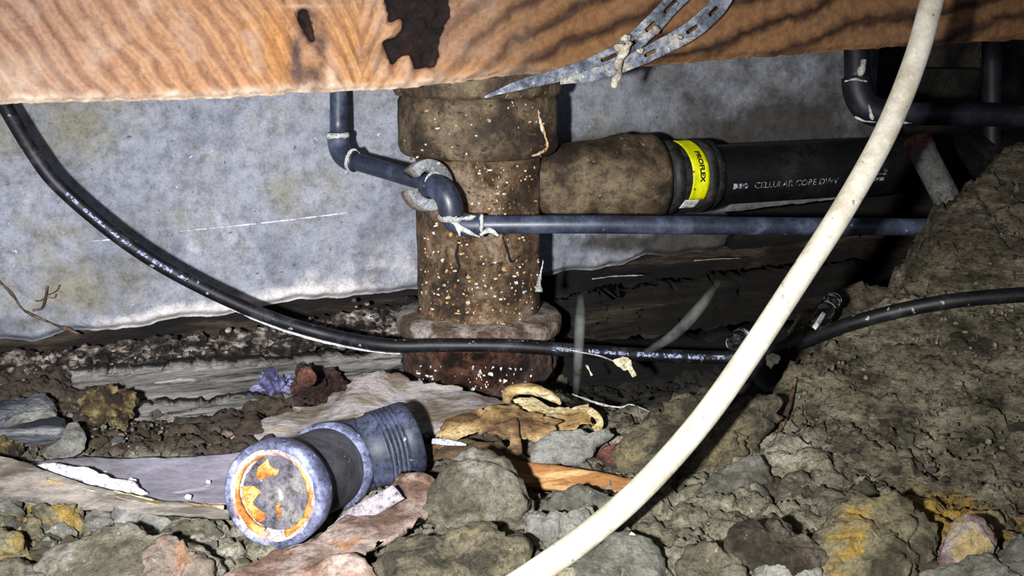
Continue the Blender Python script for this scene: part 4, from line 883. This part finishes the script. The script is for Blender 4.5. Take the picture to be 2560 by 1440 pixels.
stone('pale_chip', [(118, 1138), (150, 1112), (164, 1080), (180, 1058), (200, 1060), (219, 1100), (210, 1116), (182, 1130), (140, 1142)], 'stone_pale', 'pale cream stone chip leaning at the end of the dark branch', 'stone', .008, .006, .5, noise=.002, seed=56, lift=.008)
stone('brown_crumble', [(-20, 1118), (30, 1105), (62, 1118), (60, 1142), (20, 1150), (-20, 1145)], 'moss', 'brown crumbly bit under the dark branch at the left edge', 'debris', .008, .006, .2, noise=.005, nf=110, seed=57, lift=.004)
stone('dark_stone', [(1490, 1140), (1510, 1118), (1550, 1125), (1578, 1145), (1570, 1165), (1520, 1165)], 'rust', 'dark reddish stone right of the pale stone chip', 'stone', .008, .008, .3, noise=.002, seed=58)
stone('mossy_rock', [(1545, 1130), (1590, 1080), (1650, 1030), (1760, 985), (1850, 988), (1930, 1003), (1960, 1050), (1900, 1120), (1780, 1170), (1660, 1190), (1580, 1175)], 'stone_olive', 'mossy olive rock crossed by the white cable in front of the hollow', 'rock', .026, .03, .3, n=np.array([0, -.75, .66]), noise=.009, nf=45, seed=59, m=140)
stone('dirt_heap', [(1930, 890), (1985, 815), (2060, 750), (2150, 715), (2240, 725), (2220, 800), (2110, 860), (2000, 905)], 'stone_brown', 'dark dirt heap under the glass vial behind the bank', 'dirt', .02, .03, .2, n=np.array([0, -.6, .8]), noise=.005, seed=60, d=.985)

# ------------------------------------------------------------------ boards, laths, sheets, leaves
def gd(x, y, k=0.0): return GD(x, y) - k
solo('flaked_board', patch([[(50, 1168, 0.822), (200, 1150, 0.830), (400, 1150, 0.830), (560, 1142, 0.834), (660, 1122, 0.844)],
      [(50, 1215, 0.797), (200, 1205, 0.804), (400, 1212, 0.800), (560, 1205, 0.802), (660, 1190, 0.810)],
      [(60, 1255, 0.767), (240, 1268, 0.757), (420, 1272, 0.755), (560, 1272, 0.755), (660, 1262, 0.757)]], .004, 40, 70, noise=.0015, nf=25, jag=.003, seed=3),
     M['board_grey'], 'grey board with flaking surface left of the fitting', 'board')
stone('paint_flake', [(88, 1162), (132, 1157), (200, 1168), (250, 1178), (287, 1203), (330, 1203), (372, 1234), (345, 1246), (250, 1220), (150, 1188)], 'plaster', 'white peeling paint flake lying on the grey board', 'paint flake', .003, .001, .8, n=np.array([0, -.7, .71]), noise=.0012, nf=130, seed=61, d=.772, jag=5)
for i, (x, y, w) in enumerate([(330, 1205, 14), (470, 1243, 10), (520, 1205, 9)]):
    stone('paint_chip', [(x - w, y), (x - w * .3, y - w * .8), (x + w, y - w * .5), (x + w * .8, y + w * .6), (x - w * .4, y + w * .7)], 'plaster', ['small white paint chip at the broken edge of the board', 'small white paint chip near the lath end', 'tiny white paint chip left of the fitting flange'][i], 'paint flake', .0015, .0008, .7, n=np.array([0, -.7, .71]), noise=.0005, seed=70 + i, d=[.786, .762, .790][i], m=20, jag=1)
solo('bent_lath', ribbon([P(-110, 1168, 0.792), P(0, 1193, 0.782), P(150, 1230, 0.766), P(300, 1258, 0.753), P(450, 1277, 0.744), P(575, 1287, 0.740)], [.030, .029, .021, .0125, .008, .006], [0, -.8, .6], .006, 80, 8, jag=.0012, nf=60, noise=.0008, seed=5), M['lath'], 'long bent wooden lath tapering from the left edge to the fitting', 'lath')
solo('lath_splinter', ribbon([P(120, 1200, 0.770), P(300, 1238, 0.755), P(420, 1262, 0.746), P(560, 1270, 0.742)], [.003, .004, .004, .0035], [0, -.5, .85], .003, 60, 4, jag=.001, nf=100, seed=8), M['leaf_pale'], 'thin tan splinter along the upper edge of the lath', 'splinter')
solo('torn_fibreboard', patch([[(575, 1080, .915), (700, 1045, .93), (800, 1015, .945), (890, 950, .955), (940, 928, .96), (1000, 948, .965), (1100, 968, .96), (1180, 985, .955), (1270, 1010, .945)],
      [(580, 1100, .902), (700, 1075, .912), (810, 1050, .92), (880, 1010, .93), (940, 1000, .935), (1000, 1010, .94), (1090, 1020, .935), (1180, 1020, .93), (1265, 1022, .93)],
      [(600, 1125, .885), (720, 1120, .885), (830, 1110, .892), (890, 1110, .893), (950, 1110, .895), (1010, 1105, .895), (1070, 1085, .90), (1170, 1055, .91), (1262, 1035, .92)]], .006, 50, 110, noise=.0022, nf=30, jag=.010, jf=55, seed=9),
     M['fibre'], 'torn pale fibreboard sheet behind the threaded fitting', 'board')
solo('dry_leaf', patch([[(1058, 1118, .865), (1120, 1060, .875), (1220, 1022, .885), (1310, 1022, .885), (1390, 1052, .88)],
      [(1060, 1150, .86), (1105, 1085, .868), (1200, 1050, .875), (1290, 1050, .872), (1380, 1078, .872)],
      [(1064, 1180, .855), (1098, 1125, .862), (1185, 1085, .866), (1275, 1092, .862), (1385, 1108, .868)]], .0012, 34, 60, noise=.004, nf=45, jag=.006, jf=80, seed=12), M['leaf'], 'curled brown dry leaf right of the threaded end', 'leaf')
solo('leaf_lobe', ribbon([P(1272, 1050, .862), P(1283, 1085, .856), P(1292, 1115, .855), P(1285, 1138, .852)], [.012, .009, .010, .012], [0, -.9, .4], .001, 26, 6, jag=.002, nf=120, noise=.0015, seed=13), M['leaf'], 'hanging brown lobe of a dry leaf above the mud clod', 'leaf')
cv = thing('curled_leaf', P(1380, 1080, .90), 'pale tan curled dry leaf with a rolled top, right of the fibreboard', 'leaf')
part('blade', patch([[(1275, 1000, .915), (1330, 1000, .915), (1390, 1012, .912), (1440, 1012, .91), (1468, 1008, .91)],
      [(1300, 1020, .905), (1350, 1035, .902), (1400, 1038, .90), (1450, 1030, .90), (1482, 1030, .90)],
      [(1320, 1035, .898), (1365, 1068, .89), (1420, 1072, .888), (1460, 1062, .89), (1478, 1058, .892)]], .001, 30, 44, noise=.003, nf=60, jag=.004, jf=100, seed=14), M['leaf_pale'], cv)
part('rolled_edge', tube([P(1268, 1002, .905), P(1275, 980, .902), P(1300, 972, .90), P(1345, 978, .898), P(1385, 995, .898), P(1402, 1010, .90)], [.005, .0065, .006, .0055, .0045, .002], 14, 50, noise=.0012, nf=90, flat=.75), M['leaf_pale'], cv)
part('tip', ribbon([P(1472, 1025, .898), P(1492, 1040, .893), P(1500, 1060, .89), P(1486, 1076, .888)], [.006, .006, .006, .007], [.3, -.9, .2], .001, 24, 5, noise=.0008, seed=15), M['leaf_pale'], cv)
solo('bark_fragment', ribbon([P(1075, 1128, .868), P(1170, 1132, .863), P(1260, 1145, .858), P(1330, 1155, .855)], [.014, .019, .017, .010], [0, -.8, .6], .008, 40, 8, endjag=.006, jag=.004, nf=80, noise=.003, seed=16), M['bark_brown'], 'dark layered bark fragment under the brown leaf', 'bark')
solo('white_sliver', ribbon([P(1080, 1103, .858), P(1120, 1106, .856), P(1166, 1112, .855)], [.004, .005, .0015], [0, -.8, .6], .0015, 16, 4, seed=17), M['plaster'], 'white splinter lying on the bark fragment', 'splinter')
solo('pine_stick', ribbon([P(1262, 1186, .842), P(1400, 1200, .830), P(1520, 1216, .818), P(1665, 1236, .806)], [.019, .018, .015, .011], [0, -.7, .7], .010, 60, 8, jag=.0008, nf=60, noise=.0006, seed=18), M['stick'], 'orange pine stick passing behind the white cable', 'stick')
solo('bark_strip', patch([[(1002, 1192, .785), (945, 1268, .755), (830, 1325, .725), (700, 1385, .70), (560, 1440, .675), (460, 1500, .655)],
      [(1050, 1200, .778), (1010, 1280, .742), (905, 1345, .712), (800, 1405, .688), (680, 1450, .668), (560, 1520, .648)],
      [(1088, 1212, .772), (1064, 1292, .735), (985, 1335, .712), (905, 1392, .688), (800, 1462, .664), (680, 1535, .642)]], .005, 90, 30, noise=.002, nf=40, jag=.006, jf=60, seed=20), M['bark'], 'long pinkish brown bark strip running from the bottom edge to the clod', 'bark')
solo('bark_curl', tube([P(1015, 1190, .782), P(1045, 1192, .775), P(1075, 1205, .772), P(1092, 1225, .77)], [.003, .0055, .005, .002], 12, 30, noise=.001, flat=.6), M['bark'], 'curled end of bark beside the threaded end', 'bark')
stone('grey_card', [(825, 1318), (868, 1276), (984, 1212), (1014, 1246), (940, 1290), (880, 1320)], 'tag', 'stiff grey card between the fitting and the bark strip', 'card', .003, .001, .9, n=np.array([-.1, -.75, .65]), noise=.0006, seed=62, d=.735, jag=1)
stone('bark_block', [(715, 1450), (800, 1396), (880, 1385), (916, 1402), (938, 1440), (935, 1500), (715, 1500)], 'bark', 'pinkish bark block at the bottom edge below the bark strip', 'bark', .008, .006, .6, noise=.002, seed=63, d=.655, jag=3)
for i, (x, y, d, s) in enumerate([(1110, 1365, None, 24), (370, 1395, None, 10), (1100, 1352, None, 12), (1580, 1338, .70, 10)]):
    stone('wood_chip', [(x - s, y + s * .4), (x - s * .4, y - s * .5), (x + s * .2, y - s * .3), (x + s, y + s * .3), (x + s * .1, y + s * .5)], 'scrap', ['cream wood chip on the wide olive clod', 'small cream chip on the mound at bottom left', 'narrow cream chip beside the larger chip on the olive clod', 'tiny white chip on the flat clod under the cable'][i], 'wood chip', .003, .001, .7, noise=.001, seed=80 + i, lift=.014, d=d, m=24, jag=2)

# ------------------------------------------------------------------ small objects on the right
vl = thing('glass_vial', P(2040, 830, .93), 'small clear glass vial lying on the dirt heap', 'vial')
va, vb = P(2036, 822, .928), P(2088, 742, .945); vx = vb - va; vL = np.linalg.norm(vx)
part('glass', lathe(va, vx, [(0, .0001), (0, .0055), (.002, .0075), (vL * .55, .0078), (vL * .68, .0055), (vL * .78, .0052), (vL * .80, .0075), (vL * .95, .0072), (vL, .0055), (vL, .0001)], 28), M['glass'], vl)
part('label_strip', ribbon([va + vx * .02 - CF * .0082 - CR * .003, va + vx * .5 - CF * .0082 - CR * .003], [.004, .004], -CF, .0006, 6, 4), M['paper'], vl)
gt = lathe(P(1855, 840, .985), nrm([-.55, -.8, -.2]), [(0, .0001), (0, .0085), (.016, .0088), (.018, .0078), (.018, .0055), (.010, .005), (.010, .0001)], 28)
solo('glass_tube_end', gt, M['glass'], 'open end of a clear glass tube above the black cable', 'glass tube')
bo = thing('black_pipe_end', P(1930, 1000, .935), 'black plastic pipe end stuck in the dirt beside the white cable', 'pipe')
part('tube', tube([P(1885, 905, .965), P(1905, 950, .945), P(1930, 985, .935)], [.011, .011, .0085], 20, 20), M['abs'], bo)
part('white_tip', rock(P(1928, 992, .922), (.003, .002, .0016), 4, 2, 3), M['cement'], bo)
def scrap(name, poly, d, label, mat='scrap'):
    stone(name, poly, mat, label, 'scrap', .0012, .0006, .8, n=np.array([.1, -1, .15]), noise=.0012, nf=150, seed=len(name), d=d, m=40, jag=3)
scrap('paper_scrap', [(1533, 903), (1545, 897), (1560, 893), (1578, 900), (1583, 922), (1592, 938), (1582, 946), (1570, 926), (1558, 930), (1545, 915)], .965, 'torn cream paper scrap dangling below the black cable')
scrap('petal_scrap', [(1912, 908), (1918, 888), (1932, 882), (1950, 892), (1948, 908), (1936, 912), (1926, 924), (1914, 916)], .88, 'cream petal-like scrap right of the white cable', 'scrap')
scrap('straw_bit', [(1463, 912), (1470, 912), (1484, 940), (1478, 944)], .98, 'short pale straw in the dark hollow', 'scrap')
scrap('pale_fleck', [(2160, 800), (2170, 788), (2180, 790), (2172, 806)], .886, 'tiny white fleck on the black cable at right', 'cement')
solo('thread_root', tube([P(1392, 868, .955), P(1450, 880, .957), P(1500, 890, .96), P(1540, 905, .963)], .0008, 6, 40), M['root'], 'thin pale thread holding the paper scrap', 'thread')
solo('brown_twig', tube([P(1990, 945, .897), P(1970, 1020, .873), P(1950, 1075, .855), P(1922, 1138, .832)], [.0012, .0020, .0018, .0008], 8, 40, noise=.0004, nf=120), M['twig'], 'thin reddish brown twig leaning on the bank', 'twig')
solo('pale_rootlet', tube([P(1430, 985, .96), P(1500, 1010, .955), P(1550, 1018, .95), P(1580, 1012, .95), P(1640, 1036, .94)], [.0006, .0014, .0008, .0008, .0005], 6, 50, noise=.0005, nf=200), M['root'], 'wiry pale rootlet above the mossy rock', 'root')
solo('grey_tuft', tube([P(1358, 650, .965), P(1352, 680, .965), P(1348, 700, .965), P(1347, 730, .963)], [.0006, .0010, .0016, .0032], 8, 40, noise=.0008, nf=200), M['root'], 'grey dust tuft hanging at the right side of the stack', 'dust')
rt = thing('dry_rootlet', WH(110, 760, .003), 'spindly brown rootlet clinging to the concrete at left', 'root')
part('stem', tube([WH(118, 715, .004), WH(114, 742, .005), WH(104, 770, .004), WH(82, 776, .003)], .0011, 7, 24), M['twig'], rt)
for a in ([(113, 740), (140, 728), (150, 712)], [(113, 742), (135, 745), (140, 735)], [(112, 745), (100, 752), (88, 752)]):
    part('branchlet', tube([WH(x, y, .004) for x, y in a], .0006, 6, 14), M['twig'], rt)
solo('creeping_root', tube([WH(-10, 695, .002), WH(30, 735, .002), WH(60, 775, .002), WH(120, 805, .002), WH(200, 835, .002)], .0013, 6, 60, noise=.0012, nf=90), M['twig'], 'thin dark root creeping down the concrete at the left edge', 'root')
for pts, w, lb in (([(1452, 730, .93), (1450, 800, .93), (1445, 900, .925), (1438, 1005, .92)], .0095, 'faint dusty cobweb strand hanging right of the stack'), ([(1800, 700, .93), (1740, 780, .925), (1680, 840, .92), (1600, 890, .92)], .0105, 'faint diagonal cobweb strand in the dark hollow')):
    solo('cobweb_strand', ribbon([P(*q) for q in pts], [w * .5, w, w * .9, w * .5], -CF, .0004, 40, 9, noise=.001, nf=40), M['web'], lb, 'cobweb', attrs=dict(fade=np.tile(np.outer(np.sin(np.linspace(0, np.pi, 40)), (1 - np.linspace(-1, 1, 9) ** 2)).ravel(), 2)))

sel = np.where((cxx > 560) & (cxx < 1010))[0][::30]
solo('dusty_thread', tube(cc_[sel] + np.array([0, -.002, -.0068]), [.0004, .0011, .0014, .001, .0004], 6, 80, noise=.0005, nf=150), M['plaster'], 'pale dusty thread clinging under the black cable left of the stack', 'thread')
for i, (x0, y0, x1, y1, lb) in enumerate([(1480, 697, 1610, 688, 'pale splinter line under the concrete edge right of the stack'), (1735, 652, 1850, 646, 'thin pale splinter near the white cable in the hollow'), (385, 958, 520, 948, 'pale sliver on the grey weathered plank')]):
    solo('wood_splinter', ribbon([WH(x0, y0, .055), WH((x0 + x1) / 2, (y0 + y1) / 2 - 2, .055), WH(x1, y1, .055)], [.0008, .0030 if i == 2 else .0014, .0006], WN, .001, 24, 4, jag=.0006, nf=150, seed=i), M['fibre'], lb, 'splinter')

# ------------------------------------------------------------------ loose rubble
g = np.random.default_rng(23)
protos = {}
COLN = dict(stone='tan', stone_grey='grey', stone_pale='pale', stone_yellow='ochre', stone_olive='olive', stone_brown='dark brown', moss='yellow-brown', bark='pinkish', timber_grey='ash grey')
def loose(n, box, mats, rmin, rmax, name, label, group, avoid=()):
    x0, x1, y0, y1 = box
    for k in range(n):
        x, y = g.uniform(x0, x1), g.uniform(y0, y1)
        if any(a <= x <= b and c <= y <= d for a, b, c, d in avoid): continue
        r = rmin + (rmax - rmin) * g.random() ** 2
        mt = mats[g.integers(len(mats))]; key = (mt, name, int(g.integers(4)))
        if key not in protos:
            V, Fc = rock((0, 0, 0), (1.2, 1, .7), int(g.integers(1e6)), 3, 5, .22)
            protos[key] = _mesh(name, V, Fc, M[mt])
        o = bpy.data.objects.new(name, protos[key]); v = GP(x, y)
        v[2] = v[2] + .2 * r + .002
        o.location = v; o.scale = (r, r * g.uniform(.7, 1.1), r * g.uniform(.7, 1.1)); o.rotation_euler = (g.uniform(-.4, .4), g.uniform(-.4, .4), g.uniform(0, 6.28))
        COL.objects.link(o); tagit(o, label.replace('small ', ('pea-sized ' if r > rmin + .4 * (rmax - rmin) else 'tiny ') + COLN[mt] + ' ', 1), 'clod', group)
loose(46, (-20, 640, 1275, 1440), ['stone', 'stone_grey', 'stone_pale', 'stone_yellow'], .003, .009, 'dirt_clod', 'small loose clod in the rubble at lower left', 'small clods at lower left', [(560, 840, 1100, 1400)])
loose(34, (1060, 1700, 1150, 1440), ['stone', 'stone_grey', 'stone_olive', 'stone_pale'], .003, .008, 'dirt_clod', 'small loose clod in the rubble at bottom centre', 'small clods at bottom centre')
loose(46, (1750, 2560, 1060, 1440), ['stone_olive', 'stone_brown', 'stone'], .002, .007, 'dirt_clod', 'small loose clod on the lower slope of the bank', 'small clods on the bank')
loose(40, (20, 640, 975, 1135), ['stone_brown', 'moss', 'bark', 'timber_grey'], .002, .007, 'soil_crumb', 'small crumb on the dark soil behind the grey board', 'crumbs on the dark soil')
loose(14, (1520, 1940, 1010, 1170), ['stone_olive', 'stone_brown'], .003, .007, 'dirt_clod', 'small loose clod around the mossy rock', 'small clods by the mossy rock')
vf = []
for k in range(2600):
    z = g.random()
    if z < .4: x, y = g.uniform(-30, 1700), g.uniform(1240, 1440)
    elif z < .6: x, y = g.uniform(-30, 700), g.uniform(950, 1150)
    else:
        x = g.uniform(1700, 2560); y = g.uniform(np.interp(x, [1700, 1985, 2300, 2560], [1100, 980, 740, 430]), 1440)
    r = .0007 + .0018 * g.random() ** 3
    V, Fc = ICO[1]
    vf.append((V * r * g.uniform(.6, 1.4, 3) + np.array([x, y, 0]) * 0 + GP(x, y, r * .6), Fc))
V, Fc = join(*vf)
part('grit', (V, Fc), M['stone'], GROUND, smooth=False, kind='stuff', label='fine pale grit')
